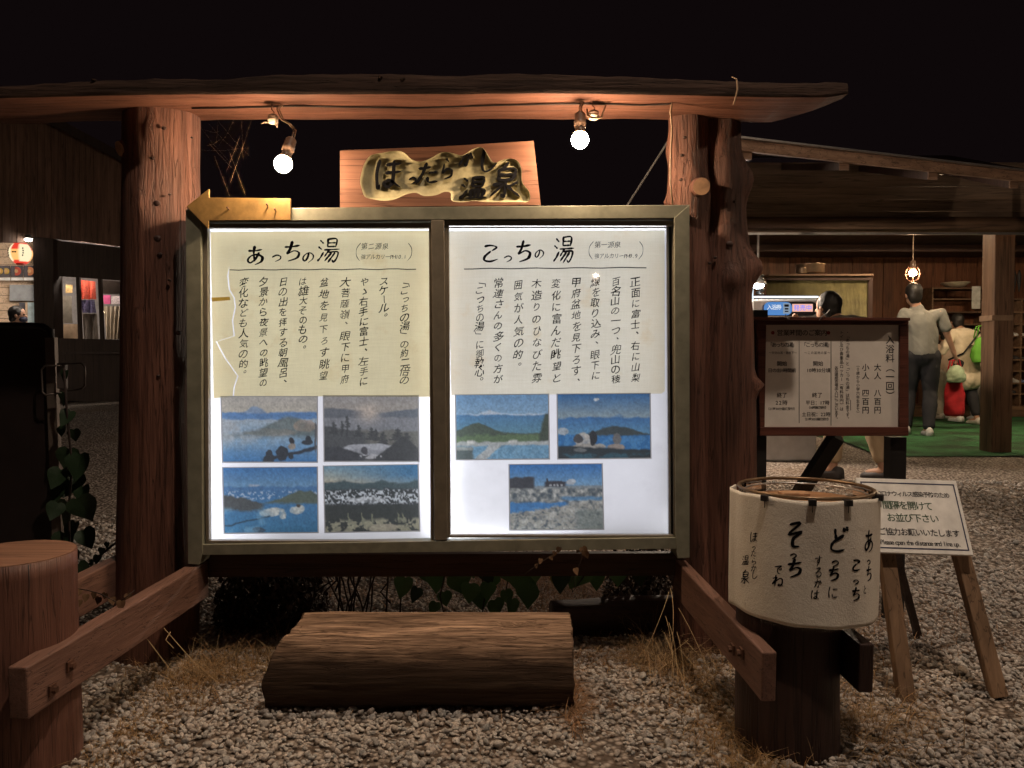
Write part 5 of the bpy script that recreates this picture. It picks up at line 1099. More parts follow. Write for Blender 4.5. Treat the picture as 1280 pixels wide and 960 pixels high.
# rear wall boards
for k in range(34):
    x = 3.6 + k * .17; mb = MB(); mb.box((x, 12.6 + .006 * (k % 3), 1.4), (.164, .03, 2.6)); mb.build('wall_board', M['hallw'], hall)
for k in range(16):
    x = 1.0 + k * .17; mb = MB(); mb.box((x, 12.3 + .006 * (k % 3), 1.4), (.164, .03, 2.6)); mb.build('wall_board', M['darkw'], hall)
for (px, Y) in ((1245, 7.2), (925, 7.4)):
    c = at(px, 500, Y); mb = MB(); mb.box((c.x, Y, 1.15), (.19 if px > 1000 else .1, .19, 2.1)); mb.build('pillar', M['hallpost'] if 'hallpost' in M else wood('pillar_wood', (.12, .065, .04), (.26, .16, .10), 'z', .5, .55, .3), hall, bevel=.008)
mb = MB(); c = at(1245, 398, 7.2); mb.box((c.x, 7.2, c.z), (.196, .196, .05)); mb.build('tape_band', paint('tape_dull', (.3, .2, .13), .5), hall)
# inner partition rising to the right part with lit slanted lining
for k in range(0):
    a = at(1075 + k * 16, 338, 9.2); mb = MB(); mb.box((a.x + .07, 9.6, 2.30), (.15, .02, .2 + .05 * k)); mb.build('lining_board', M['hallw'], hall)
# concrete kerb / rear floor
mb = MB(); xs = np.linspace(3.38, 9, 24); ys = np.linspace(6.85, 12.5, 24)
for y in ys:
    for x in xs: mb.v.append(Vector((x + (.10 * math.sin(y * 1.7) if x < 3.5 else 0), y + (.06 * math.sin(x * 1.3) if y < 7 else 0), gz(x, y) + .010 + .004 * noise.noise((x * 2, y * 2, 3)))))
for j in range(23):
    for i in range(23): mb.f.append((j * 24 + i, j * 24 + i + 1, (j + 1) * 24 + i + 1, (j + 1) * 24 + i))
m, nt, out = nmat('artificial_turf'); vec = coords(nt, (1, 1, 1)); n1 = tex_noise(nt, 220, 3, .7, vec); n2 = tex_noise(nt, 2.2, 4, .6, vec)
pbr(nt, out, mixc(nt, ramp(nt, n1, [(.3, (.035, .12, .05)), (.7, (.08, .25, .10))]), (.035, .05, .03), ramp(nt, n2, [(.40, (0, 0, 0)), (.62, (.85, .85, .85))])), .9, 0, n1, .8, .01, .2)
o = flat(mb, 'artificial_turf', m); o['kind'] = 'structure'
mb = MB(); mb.box((6.9, 12.1, .19), (4.2, .8, .16)); mb.build('deck_step', M['hallx'], hall, bevel=.005)
# bamboo screen
scn = thing('bamboo_screen', 'olive reed screen standing as a partition behind the ticket machine', 'screen', (3.6, 8.8, .1))
a = at(958, 346, 8.8); b = at(1085, 344, 8.8); mb = MB(); n = 76
for k in range(n):
    x = a.x + (b.x - a.x) * (k + .5) / n; mb.tube([(x, 8.8, .1), (x, 8.8, a.z - .02 + .006 * math.sin(k * 1.9))], (b.x - a.x) / n * .48, 6, True)
o = mb.build('reeds', paint('reed_olive', (.17, .145, .06), .6, 0, .4, 8, .2), scn, True); o['kind'] = 'stuff'
mb = MB(); mb.box(((a.x + b.x) / 2, 8.77, a.z - .03), (b.x - a.x + .02, .03, .025)); mb.build('top_batten', M['darkx'], scn)
mb = MB(); mb.box((b.x + .02, 8.8, a.z / 2 + .04), (.05, .05, a.z - .1)); mb.build('end_post', M['darkw'], scn)
for (px, py, r, h, nm, lb) in ((1013, 342, .16, .10, 'cooking_pot', 'wide round metal pot on top of the reed screen shelf'), (1003, 342, .05, .06, 'tin_can', 'small tin on the reed screen shelf left of the pot')):
    c = at(px, py, 9.0 if r > .1 else 8.9); t = thing(nm, lb, 'pot' if r > .1 else 'tin', c); mb = MB(); mb.lathe(c, [(r * .9, 0), (r, .01), (r, h), (r * 1.05, h + .004)], 24); mb.build('body', paint(nm + '_metal', (.42, .30, .2), .3, .8), t, True)
mb = MB(); c = at(1020, 344, 8.95); mb.box((c.x, 8.98, c.z - .012), (1.2, .36, .02)); o = mb.build('top_shelf', M['hallx'], scn)
# shoe shelves
sh = thing('shoe_shelf', 'long wooden shoe rack with many narrow shelves along the rear wall at right', 'shelf', (7.6, 12, .2))
Ys = 11.9
zs = [at(1200, y, Ys).z for y in (361.5, 375, 391, 406, 421, 435, 450, 464, 479, 492, 508)]
X0 = at(1158, 400, Ys).x; X1 = at(1310, 400, Ys).x; Xm = at(1226, 400, Ys).x
for i, z in enumerate(zs):
    x1 = Xm if i == 0 else X1; mb = MB(); mb.box(((X0 + x1) / 2, Ys, z), (x1 - X0, .34, .022)); mb.build('shelf_board', M['hallx'], sh)
for x in (X0, Xm, at(1268, 400, Ys).x, X1):
    mb = MB(); h = (zs[0] if x <= Xm else zs[1]) - .1; mb.box((x, Ys + .002, .1 + h / 2), (.025, .345, h)); mb.build('upright', M['hallx'], sh)
mb = MB(); mb.box(((X0 + X1) / 2, Ys + .18, .98), (X1 - X0, .015, 1.7)); mb.build('back_board', M['hallw'], sh)
mb = MB(); c = at(1220, 372, Ys - .19); mb.box(c, (.13, .006, .34)); o = mb.build('paper_notice', M['white']); setp(o, 'strip of white paper taped to the upright of the shoe rack', 'notice')
mb = MB(); c = at(1194, 359, Ys); mb.lathe(c, [(.12, 0), (.2, .06), (.205, .07)], 20); o = mb.build('plastic_basin', paint('basin_cream', (.6, .52, .4), .5), None, True); setp(o, 'shallow cream basin on top of the shoe rack', 'basin')
rg = random.Random(5)
M['shoew'] = paint('shoe_white', (.6, .58, .55), .6); M['shoed'] = paint('shoe_dark', (.05, .045, .045), .6); M['shoeb'] = paint('shoe_blue', (.12, .16, .3), .6)
def shoe_bm(p, L=.26, m=None, parent=None, yaw=0, name='shoe'):
    mb = MB(); R = Matrix.Rotation(yaw, 3, 'Z'); P = []
    V = []
    prof = [(-.5, .035, .085), (-.35, .040, .095), (-.1, .038, .075), (.15, .046, .055), (.38, .044, .045), (.5, .025, .03)]
    for x, w_, h in prof:
        for k in range(8):
            a = PI * k / 7; V.append(Vector(p) + R @ Vector((w_ * math.cos(a), x * L, h * math.sin(a) ** .7)))
    b = len(mb.v); mb.v += V; n = len(prof)
    for i in range(n - 1):
        for k in range(8): k2 = (k + 1) % 8; mb.f.append((i * 8 + k, i * 8 + k2, (i + 1) * 8 + k2, (i + 1) * 8 + k))
    mb.f.append(tuple(range(8))); mb.f.append(tuple((n - 1) * 8 + k for k in range(8))[::-1])
    return mb.build(name, m, parent, True)
names = {0: 'white', 1: 'dark', 2: 'blue'}
for i, (px, row_, mk) in enumerate(((1266, 4, 0), (1274, 4, 0), (1268, 6, 1), (1275, 6, 1), (1270, 8, 0), (1276, 8, 2), (1264, 9, 1), (1232, 5, 1), (1229, 7, 1))):
    c = at(px, 400, Ys - .05); o = shoe_bm((c.x, Ys - .03, zs[row_] + .011), .26, (M['shoew'], M['shoed'], M['shoeb'])[mk], None, PI); setp(o, ['white shoe, left of the pair high on the rack right of the pillar', 'white shoe, right of the pair high on the rack right of the pillar', 'dark shoe, left of the pair on the middle shelf right of the pillar', 'dark shoe, right of the pair on the middle shelf right of the pillar', 'white shoe low on the rack beside a blue one', 'blue shoe low on the rack at the right edge', 'dark shoe on the lowest filled shelf right of the pillar', 'dark shoe on the rack just left of the pillar, upper one', 'dark shoe on the rack just left of the pillar, lower one'][i], 'shoe', 'shoes on the rack')
# hanging umbrellas at the far right top
for i, px in enumerate((1262, 1268, 1274)):
    c = at(px, 352, 12.0); mb = MB(); mb.tube([c + Vector((0, 0, .18)), c + Vector((0, 0, .1)), c, c + Vector((0, 0, -.16))], [.01, .03, .028, .008], 8); o = mb.build('folded_umbrella', M['shoed'], None, True); setp(o, ['leftmost', 'middle', 'rightmost'][i] + ' of three dark folded umbrellas hanging at the top right', 'umbrella', 'folded umbrellas hung on the wall')
# caged bulb
def caged(px, py, Y, label):
    c = at(px, py, Y); t = thing('cage_lamp', label, 'lamp', c)
    mb = MB(); mb.ball(c, .04, 14, 9); mb.build('bulb_glass', emit('hall_bulb_glow', (1, .62, .34), 420), t, True)
    mb = MB(); mb.lathe(c + Vector((0, 0, .045)), [(.03, -.01), (.035, .02), (.03, .09), (.012, .1)], 14); mb.build('holder', M['socket'], t, True)
    mb = MB()
    for k in range(6):
        a = 2 * PI * k / 6; mb.tube([c + Vector((math.cos(a) * r, math.sin(a) * r, z)) for r, z in ((.05, .07), (.08, .03), (.088, -.02), (.07, -.07), (.03, -.1))], .004, 5)
    for r, z in ((.088, -.01), (.035, -.1)): mb.tube([c + Vector((math.cos(a) * r, math.sin(a) * r, z)) for a in [2 * PI * k / 18 for k in range(19)]], .004, 5, False)
    mb.build('wire_cage', M['iron'], t, True)
    mb = MB(); mb.tube([c + Vector((0, 0, .14)), Vector((c.x, c.y, 2.6))], .006, 6); mb.build('flex', M['cable'], t)
caged(1141, 341, 9.0, 'lit caged bulb hanging in the bath hall above the man in the grey shirt')
# white round lamp and tube near the ticket machine
t = thing('dome_lamp', 'small white dome lamp glowing above the ticket machine', 'lamp', at(947, 356, 7.6)); c = at(947, 357, 7.6)
mb = MB(); mb.ball(c, (.062, .062, .03), 16, 8); mb.build('diffuser', emit('dome_glow', (.85, .95, 1), 45), t, True)
mb = MB(); mb.lathe(c + Vector((0, 0, .012)), [(.085, 0), (.08, .02), (.03, .05), (.02, .12)], 18); mb.build('housing', M['alu'], t, True)
mb = MB(); mb.tube([c + Vector((0, 0, .12)), Vector((c.x, c.y, 2.6))], .012, 8); mb.build('stem', M['alu'], t)
c = at(938, 372, 7.55); mb = MB(); mb.box((c.x, c.y, c.z), (.05, .05, .24)); o = mb.build('tube_lamp', emit('tube_glow', (.8, .92, 1), 1.2), None, bevel=.01); setp(o, 'short upright white tube lamp left of the ticket machine', 'lamp')
# ceiling lamps inside, out of sight behind the lintel
for i, (x, y, s_) in enumerate(((4.4, 8.0, 50), (6.3, 8.5, 70))):
    t = thing('ceiling_lamp', ['plain ceiling lamp inside the hall above the turf edge', 'plain ceiling lamp inside the hall above the shoe rack'][i], 'lamp', (x, y, 2.53), 'ceiling lamps in the hall')
    mb = MB(); mb.box((x, y, 2.51), (.6, .06, .03)); mb.build('tube', emit('ceiling_tube_glow', (1, .74, .46), s_ * 4.2), t); mb = MB(); mb.box((x, y, 2.545), (.66, .12, .03)); mb.build('housing', M['alu'], t)

t = thing('fill_bulb', 'added fill bulb at the hall corner hidden behind the right trunk', 'lamp', at(900, 330, 6.6)); c = at(900, 330, 6.6)  # added out of view to light the ground behind the case
mb = MB(); mb.ball(c, .06, 14, 9); mb.build('bulb_glass', emit('fill_bulb_glow', (1, .80, .62), 1700), t, True); mb = MB(); mb.lathe(c + Vector((0, 0, .02)), [(.17, 0), (.10, .07), (.035, .09)], 18); mb.build('shade', M['iron'], t, True); mb = MB(); mb.tube([c + Vector((0, 0, .05)), c + Vector((0, 0, .14))], .03, 12); mb.build('holder', M['socket'], t); mb = MB(); mb.tube([c + Vector((0, 0, .14)), c + Vector((.1, 0, .7)), Vector((2.0, 6.9, 2.2))], .006, 6); mb.build('flex', M['cabledark'], t)
# ticket machine
tm = thing('ticket_machine', 'silver ticket vending machine with a blue lit header reading 入浴券', 'ticket machine', (2.35, 6.6, .1)); Yt = 6.5
a = at(941, 374, Yt); b = at(1024, 396, Yt)
M['silver'] = paint('machine_silver', (.55, .56, .58), .3, .5, .1)
mb = MB(); mb.box(((a.x + b.x) / 2, Yt + .2, (a.z + .1) / 2), (b.x - a.x, .36, a.z - .1)); mb.build('cabinet', M['silver'], tm, bevel=.015)
def rr(x0, y0, x1, y1, r, Y, n=6):
    P = []
    for cx_, cy_, s_ in ((x1 - r, y0 + r, -PI / 2), (x1 - r, y1 - r, 0), (x0 + r, y1 - r, PI / 2), (x0 + r, y0 + r, PI)):
        for k in range(n + 1): aa = s_ + PI / 2 * k / n; P.append(at(cx_ + r * math.cos(aa), cy_ + r * math.sin(aa), Y))
    return P
mb = MB(); mb.prism(rr(955, 377, 1022, 394.5, 8, Yt), (0, .02, 0)); mb.build('header', paint('header_dark', (.02, .02, .03), .3), tm)
mb = MB(); mb.prism(rr(955, 377.4, 990, 394, 7, Yt - .006), (0, .004, 0)); mb.build('header_blue', emit('header_blue_glow', (.09, .24, .56), 1.0), tm)
mb = MB(); row(mb, '入浴券', 959, 976.5, 384, 6.8, lambda x, y, l: at(x, y, Yt - .008), bold=.01); mb.build('lettering', emit('header_letter_glow', (.9, .95, 1), .9), tm)
mb = MB(); mb.prism([at(979, 379, Yt - .007), at(987.5, 379, Yt - .007), at(987.5, 392, Yt - .007), at(979, 392, Yt - .007)], (0, .002, 0)); mb.build('pictogram_panel', emit('pictogram_glow', (.30, .38, .48), .8), tm)
mb = MB()
for q in ((980.5, 380.5, 986, 383.5), (981, 385, 985.5, 387), (981, 388.5, 985.5, 390)): mb.add([at(q[0], q[1], Yt - .0085), at(q[2], q[1], Yt - .0085), at(q[2], q[3], Yt - .0085), at(q[0], q[3], Yt - .0085)], [(0, 1, 2, 3)])
mb.build('pictogram', M['ink2'], tm)
mb = MB(); mb.prism([at(990.5, 380, Yt - .005), at(1016, 380, Yt - .005), at(1016, 389.5, Yt - .005), at(990.5, 389.5, Yt - .005)], (0, .003, 0)); mb.build('screen', emit('screen_glow', (.95, .50, .40), 1.0), tm)
mb = MB(); row(mb, '発売中', 992, 1015, 384.8, 7.5, lambda x, y, l: at(x, y, Yt - .0065), bold=.015); mb.build('screen_text', emit('screen_text_glow', (.25, .28, 1), 1.), tm)
mb = MB(); c = at(982, 373, Yt + .1); mb.box(c + Vector((0, 0, .012)), (b.x - a.x - .02, .05, .012)); mb.build('top_light', emit('top_light_glow', (.8, .9, 1), 2), tm)
mb = MB(); P = [at(950 + 4 * math.cos(k * .9), 352 + k * 0.9 - 8, 7.9) + Vector((0, .05 * math.sin(k * .9), 0)) for k in range(28)]; mb.tube(P, .012, 6); o = mb.build('coiled_hose', M['alu'], None, True); setp(o, 'coiled metallic hose hanging left of the reed screen', 'hose')

# ------------------------------------------------------------------ people
M['skin'] = paint('skin', (.42, .24, .16), .5, 0, .08, 20); M['hair'] = paint('dark_hair', (.012, .010, .009), .5, 0, .5, 120, .6)
def cap(mb, p, q, r1, r2, n=5, seg=12):
    p = Vector(p); q = Vector(q); d = (q - p); L = d.length; d = d.normalized() if L > 1e-6 else Vector((0, 0, 1))
    prof = [(max(.0008, r1 * math.sin(a)), -r1 * math.cos(a)) for a in [PI / 2 * k / n for k in range(n + 1)]] + [(max(.0008, r2 * math.cos(a)), L + r2 * math.sin(a)) for a in [PI / 2 * k / n for k in range(n + 1)]]
    mb.lathe(p, prof, seg, d)
def remesh(mb, name, mat, parent, vox, sm=6):
    o = mb.build(name, mat, parent, True); md = o.modifiers.new('fuse', 'REMESH'); md.mode = 'VOXEL'; md.voxel_size = vox; md.use_smooth_shade = True
    s_ = o.modifiers.new('soften', 'SMOOTH'); s_.iterations = sm; s_.factor = .5
    bpy.context.view_layer.update(); dg = bpy.context.evaluated_depsgraph_get(); me = bpy.data.meshes.new_from_object(o.evaluated_get(dg)); o.modifiers.clear(); o.data = me
    return o
def crease(o, amp):   # folds in cloth
    vs = o.data.vertices; no = [v.normal.copy() for v in vs]; cs = [v.co.copy() for v in vs]; res = []
    for c, nn_ in zip(cs, no):
        a = noise.noise((c.x * 9, c.y * 9, c.z * 4)) + .6 * abs(noise.noise((c.x * 16 + c.z * 9, c.y * 16, c.z * 7))); res += list(c + nn_ * amp * a)
    vs.foreach_set('co', res); o.data.update()
def human(label, base, yaw, H, J, top, bot, tl=.60, sl=.5, bl=.85, hairm=None, headdir=(0, 1), vox=.010, hairlong=.0, extras=None, shoes=None, tuck=.0, bulk=1.):
    """J: joints in body-height-free metres, local frame x right, y forward; yaw turns the figure"""
    t = thing('person', label, 'person', base); R = Matrix.Rotation(yaw, 3, 'Z'); S = H / 1.72
    def L(p): return Vector(base) + R @ (Vector(p) * S)
    W = {k: L(v) for k, v in J.items()}
    hx = (R @ Vector((headdir[0], headdir[1], 0))).normalized(); side = Vector((-hx.y, hx.x, 0)); up = Vector((0, 0, 1))
    Mh = Matrix((side, hx, up)).transposed()
    hc = W['head']
    mb = MB()
    mb.ball(hc + up * .02 * S, (.076 * S, .094 * S, .10 * S), 16, 12, Mh); mb.ball(hc + hx * .025 * S - up * .05 * S, (.058 * S, .068 * S, .072 * S), 14, 10, Mh)
    cap(mb, hc + hx * .085 * S + up * .005 * S, hc + hx * .106 * S - up * .022 * S, .011 * S, .015 * S)
    cap(mb, hc + hx * .083 * S - up * .055 * S - side * .018 * S, hc + hx * .083 * S - up * .055 * S + side * .018 * S, .011 * S, .011 * S)
    for s_ in (1, -1): mb.ball(hc + side * .078 * S * s_ - up * .008 * S, (.012 * S, .022 * S, .032 * S), 8, 6, Mh)
    cap(mb, W['neck'] - up * .04, hc - up * .03 * S - hx * .02, .058 * S, .054 * S)
    cap(mb, W['pelvis'], W['chest'], .135 * S * bulk, .14 * S * bulk); cap(mb, W['chest'], W['neck'], .12 * S, .06 * S)
    for s_ in 'lr':
        cap(mb, W['chest'] + (W['sh' + s_] - W['chest']) * .4, W['sh' + s_], .08 * S, .052 * S); cap(mb, W['sh' + s_], W['el' + s_], .048 * S, .038 * S); cap(mb, W['el' + s_], W['wr' + s_], .037 * S, .026 * S)
        d = (W['wr' + s_] - W['el' + s_]).normalized(); sd = d.cross(R @ Vector((1, .2, 0))); sd = sd.normalized() if sd.length > .1 else Vector((0, 1, 0)); pn = d.cross(sd)
        w0 = W['wr' + s_]; pc = w0 + d * .05 * S
        for q in (-.024, -.008, .008, .024):
            cap(mb, w0 + sd * q * .6 * S, pc + sd * q * S + d * .02 * S, .017 * S, .013 * S, 3, 8)
            ln = (.062, .072, .068, .052)[int((q + .024) / .016 + .5)] * S; k = pc + sd * q * S + d * .03 * S; m1 = k + d * ln * .5 + pn * .006; cap(mb, k, m1, .0095 * S, .0085 * S, 3, 8); cap(mb, m1, m1 + d * ln * .35 + pn * ln * .35, .0085 * S, .0075 * S, 3, 8)
        th0 = w0 + d * .02 * S - sd * .022 * S; th1 = th0 + (d * .6 - sd * .9).normalized() * .04 * S; cap(mb, th0, th1, .013 * S, .010 * S, 3, 8); cap(mb, th1, th1 + d * .032 * S, .010 * S, .0085 * S, 3, 8)
        cap(mb, W['hip' + s_], W['kn' + s_], .085 * S, .058 * S); cap(mb, W['kn' + s_], W['an' + s_], .056 * S, .036 * S); f = R @ Vector((0, 1, 0)); cap(mb, W['an' + s_] - up * .02, W['an' + s_] - up * .045 * S + f * .13 * S, .038 * S, .028 * S)
    body = remesh(mb, 'body', M['skin'], t, vox * .85)
    # shirt
    mb = MB(); hem = W['pelvis'] - up * tuck * S
    cap(mb, hem if tuck < .1 else W['pelvis'], W['chest'], .155 * S * bulk, .162 * S * bulk); cap(mb, W['chest'], W['neck'] - up * .03 * S, .145 * S, .075 * S); mb.ball(((hem if tuck < .1 else W['pelvis']) + W['chest']) / 2, (.175 * S * bulk, .125 * S * bulk, .26 * S), 16, 12, R)
    for s_ in 'lr':
        cap(mb, W['chest'] + (W['sh' + s_] - W['chest']) * .3, W['sh' + s_], .10 * S, .060 * S); e = W['sh' + s_] + (W['el' + s_] - W['sh' + s_]) * min(1, sl * 1.6); cap(mb, W['sh' + s_], e, .060 * S, .064 * S)
        if sl > .65: cap(mb, e, W['el' + s_] + (W['wr' + s_] - W['el' + s_]) * (sl - .6) * 2.2, .058 * S, .048 * S)
    if tuck > .1:
        for s_ in (-1, 1): cap(mb, W['pelvis'] + up * .1, hem + side * s_ * .05 - up * .06 * S, .13 * S * bulk, .15 * S * bulk)
    crease(remesh(mb, 'shirt', top, t, vox, 8), .016 * S)
    mb = MB(); cap(mb, W['pelvis'] - up * .02, W['pelvis'] + up * .08 * S, .15 * S * bulk, .14 * S * bulk)
    for s_ in 'lr':
        cap(mb, W['pelvis'] - up * .02, W['hip' + s_], .12 * S, .108 * S)
        if bl >= .5: cap(mb, W['hip' + s_], W['kn' + s_], .108 * S, .082 * S); cap(mb, W['kn' + s_], W['kn' + s_] + (W['an' + s_] - W['kn' + s_]) * (bl - .5) * 2, .082 * S, .066 * S if bl > .7 else .088 * S)
    crease(remesh(mb, 'trousers', bot, t, vox, 6), .013 * S)
    # hair
    mb = MB(); n0 = len(mb.v); mb.ball(hc + up * .030 * S - hx * .018 * S, (.090 * S, .100 * S, .104 * S), 26, 20, Mh); mb.ball(hc - up * .02 * S - hx * .045 * S, (.080 * S, .062 * S, .095 * S + hairlong), 20, 14, Mh)
    for i in range(len(mb.v)):
        p = mb.v[i]; mb.v[i] = p + (p - hc).normalized() * .010 * S * noise.noise(p * 38)
    o = remesh(mb, 'hair', hairm or M['hair'], t, .012, 1)
    me = o.data
    f = R @ Vector((0, 1, 0))
    for s_ in 'lr':
        if shoes: a = W['an' + s_]; shoe_bm((a.x + f.x * .05, a.y + f.y * .05, a.z - .085 * S), .27 * S, shoes, t, yaw)
    for s_ in (1, -1):
        mb = MB(); mb.ball(hc + hx * .083 * S + side * .032 * S * s_ + up * .008 * S, .011 * S, 8, 6); mb.build('eye', M['ink'], t)
    return t, W, L, hx, side, S
def J0(**k):
    j = dict(pelvis=(0, 0, .93), chest=(0, 0, 1.27), neck=(0, 0, 1.45), head=(0, .02, 1.60), shl=(-.185, 0, 1.375), shr=(.185, 0, 1.375), ell=(-.24, -.02, 1.12), elr=(.24, -.02, 1.12), wrl=(-.24, .08, .88), wrr=(.24, .08, .88),
             hipl=(-.09, 0, .88), hipr=(.09, 0, .88), knl=(-.10, .02, .49), knr=(.10, .02, .49), anl=(-.10, -.02, .09), anr=(.10, -.02, .09)); j.update(k); return j
def cloth(n, c, var=.15): return paint(n, c, .85, 0, var, 9, .3)
def onground(px, py, Y): x = (px - 640) / FPX * Y; return Vector((x, Y, gz(x, Y) + .012))
b = onground(1152, 545, 8.8)
human('man in a grey T-shirt and black trousers seen from behind walking into the hall', b, -.25, 1.74, J0(pelvis=(.0, 0, .93), chest=(-.03, .0, 1.26), neck=(-.06, 0, 1.44), head=(-.10, .0, 1.59), elr=(.26, .04, 1.15), wrr=(.36, .12, .93), ell=(-.25, 0, 1.12), wrl=(-.24, .1, .9), knl=(-.10, .10, .50), anl=(-.15, .02, .10), knr=(.10, .04, .49), anr=(.05, -.12, .09)), cloth('grey_tshirt', (.20, .20, .18)), cloth('black_trousers', (.018, .018, .022)), sl=.45, bl=.97, shoes=M['shoew'], headdir=(-.25, 1), tuck=-.02)
b = onground(1208, 530, 10.3)
th, Wp, L, hx, side, S = human('woman in a long cream tunic and black leggings seen from behind carrying a green bag', b, .15, 1.56, J0(pelvis=(.02, 0, .93), chest=(.0, .05, 1.24), neck=(-.01, .12, 1.40), head=(-.02, .20, 1.52), shl=(-.17, .06, 1.36), shr=(.17, .04, 1.36), ell=(-.30, .05, 1.16), wrl=(-.34, .12, .98), elr=(.22, .05, 1.1), wrr=(.24, .1, .88), knl=(-.06, .08, .50), anl=(-.08, .05, .12), knr=(.10, .02, .49), anr=(.10, -.10, .09)), cloth('cream_tunic', (.62, .54, .40)), cloth('black_leggings', (.02, .02, .025)), sl=.85, bl=.9, shoes=M['shoew'], headdir=(0, 1), tuck=.20, bulk=1.12)
mb = MB(); P = [L((-.20, .12, .95)), L((-.16, -.14, 1.05)), L((-.05, -.16, 1.2)), L((.10, -.13, 1.35)), L((.14, .02, 1.42))]; mb.tube(P, .012, 6); mb.build('bag_strap', M['black'], th, True)
def bagmesh(name, label, cat, c, w_, h, d, mat, handle=True, seed=0, tail=0):
    t = thing(name, label, cat, c - Vector((0, 0, h / 2))); mb = MB(); n = 22; m_ = 16
    for j in range(m_ + 1):
        v = j / m_; z = (v - .5) * h
        for k in range(n):
            a = 2 * PI * k / n; r = (math.sin(PI * min(1, v * .9 + .12)) ** .35) * (1 - .35 * v * (1 - tail) - tail * .5 * (1 - v) * 0)
            q = 1 + .22 * noise.noise((math.cos(a) * 2, math.sin(a) * 2 + seed, v * 5)); mb.v.append(c + Vector((math.cos(a) * w_ / 2 * r * q, math.sin(a) * d / 2 * r * q, z)))
    for j in range(m_):
        for k in range(n): k2 = (k + 1) % n; mb.f.append((j * n + k, j * n + k2, (j + 1) * n + k2, (j + 1) * n + k))
    mb.f.append(tuple(range(n))); mb.f.append(tuple(m_ * n + k for k in range(n))[::-1]); mb.build('bag_body', mat, t, True)
    if handle:
        for s_ in (-.03, .03):
            mb = MB(); tp = c + Vector((0, s_, h / 2)); mb.tube([tp + Vector((-w_ * .25, 0, -.02)), tp + Vector((-w_ * .15, 0, .13)), tp + Vector((w_ * .12, 0, .15)), tp + Vector((w_ * .25, 0, -.02))], .008, 6); mb.build('handle', mat, t, True)
bagmesh('shoulder_bag', 'bright green bag hanging behind the shoulder of the woman in cream', 'bag', at(1225, 437, 10.05), .26, .34, .12, cloth('green_bag', (.14, .42, .05)))
bagmesh('net_bag', 'long red net bag hanging between the man in grey and the woman in cream', 'bag', at(1193, 492, 9.6) + Vector((0, 0, 0)), .30, .56, .17, cloth('red_bag', (.50, .02, .03), .4), True, 3)
bagmesh('cloth_bundle', 'pale green towel bundle on top of the red net bag', 'towel', at(1195, 467, 9.5), .26, .22, .18, cloth('pale_green_towel', (.34, .44, .30), .4), False, 6)
b = onground(1180, 520, 11.2)
human('small child in a pale top and light trousers beside the woman in cream', b, .3, 1.32, J0(head=(.02, .06, 1.60), knl=(-.12, .0, .5), anl=(-.18, -.1, .1)), cloth('pale_pink_top', (.50, .38, .30)), cloth('light_trousers', (.42, .38, .32)), sl=.9, bl=.95, shoes=M['shoew'], hairlong=.03)
b = onground(1224, 520, 11.0)
human('small child mostly hidden behind the woman in cream and the pillar', b, 0, 1.2, J0(), cloth('dark_child_top', (.14, .12, .12)), cloth('patterned_trousers', (.40, .36, .34), .5), sl=.5, bl=.95, shoes=M['shoew'])
b = onground(1080, 600, 5.6)
human('man with thick dark hair and khaki shorts bending towards the ticket machine', b, .55, 1.62, J0(pelvis=(.0, -.08, .88), chest=(0, .12, 1.12), neck=(0, .24, 1.25), head=(0, .33, 1.36), shl=(-.19, .16, 1.20), shr=(.19, .16, 1.20), ell=(-.22, .34, 1.05), wrl=(-.14, .48, 1.20), elr=(.22, .3, .98), wrr=(.14, .5, 1.05), knl=(-.12, .16, .48), anl=(-.12, .18, .09), knr=(.12, .02, .48), anr=(.12, -.10, .09)), cloth('olive_shirt', (.10, .09, .07)), cloth('khaki_shorts', (.40, .30, .19)), sl=.5, bl=.88, shoes=M['shoed'], headdir=(0, 1), bulk=1.05)

# ------------------------------------------------------------------ kiosk on the left
ki = thing('wooden_kiosk', 'dark plank kiosk with a bright serving hatch and three windows at far left', 'building', (-5.8, 9.8, .3))
def KY(px): return 9.3 + (px + 20) / 175 * 1.6
def K(px, py, off=0): return at(px, py, KY(px) - off)
M['kplank'] = wood('kiosk_plank', (.13, .07, .048), (.25, .145, .10), 'z', .5, .7, .4); M['kdark'] = wood('kiosk_dark', (.03, .018, .014), (.06, .036, .028), 'z', .5, .6, .3)
def kp(name, poly, th, mat, off=0, parent=None):
    mb = MB(); mb.prism([K(x, y, off) for x, y in poly], (0, th, 0)); return mb.build(name, mat, parent or ki)
n = 23
for k in range(n):
    x0 = -40 + k * 8.7; x1 = x0 + 8.4; yt = lambda x: 112 + max(0, x + 20) * .52; yb_ = lambda x: 303 if x < 48 else 296 + (x - 48) * .12
    kp('wall_plank', [(x0, yt(x0)), (x1, yt(x1)), (x1, yb_(x1)), (x0, yb_(x0))], .03, M['kplank'], .02 + .008 * (k % 2))
kp('roof_edge', [(-40, 88), (170, 200), (170, 212), (-40, 100)], .06, M['kdark'], .12)
kp('pillar', [(41, 296), (66, 298), (70, 520), (45, 520)], .2, M['kdark'], .06)
kp('wall_panel', [(66, 300), (170, 312), (170, 352), (66, 344.5)], .04, M['kdark'], .01)
kp('wall_panel', [(66, 422.5), (170, 425), (170, 505), (66, 500)], .04, M['kdark'], .01)
for x in ((96, 349), (123.5, 352), (153, 355)): kp('window_mullion', [(x[0] - 1.4, x[1] - 6), (x[0] + 2.8, x[1] - 6), (x[0] + 5.6, 425), (x[0] + 1.6, 425)], .04, M['kdark'], .012)
kp('sill_panel', [(-40, 405), (45, 406), (46, 520), (-40, 520)], .05, M['kdark'], 0)
kp('wall_panel', [(157, 300), (175, 300), (175, 510), (157, 510)], .05, M['kdark'], .0)
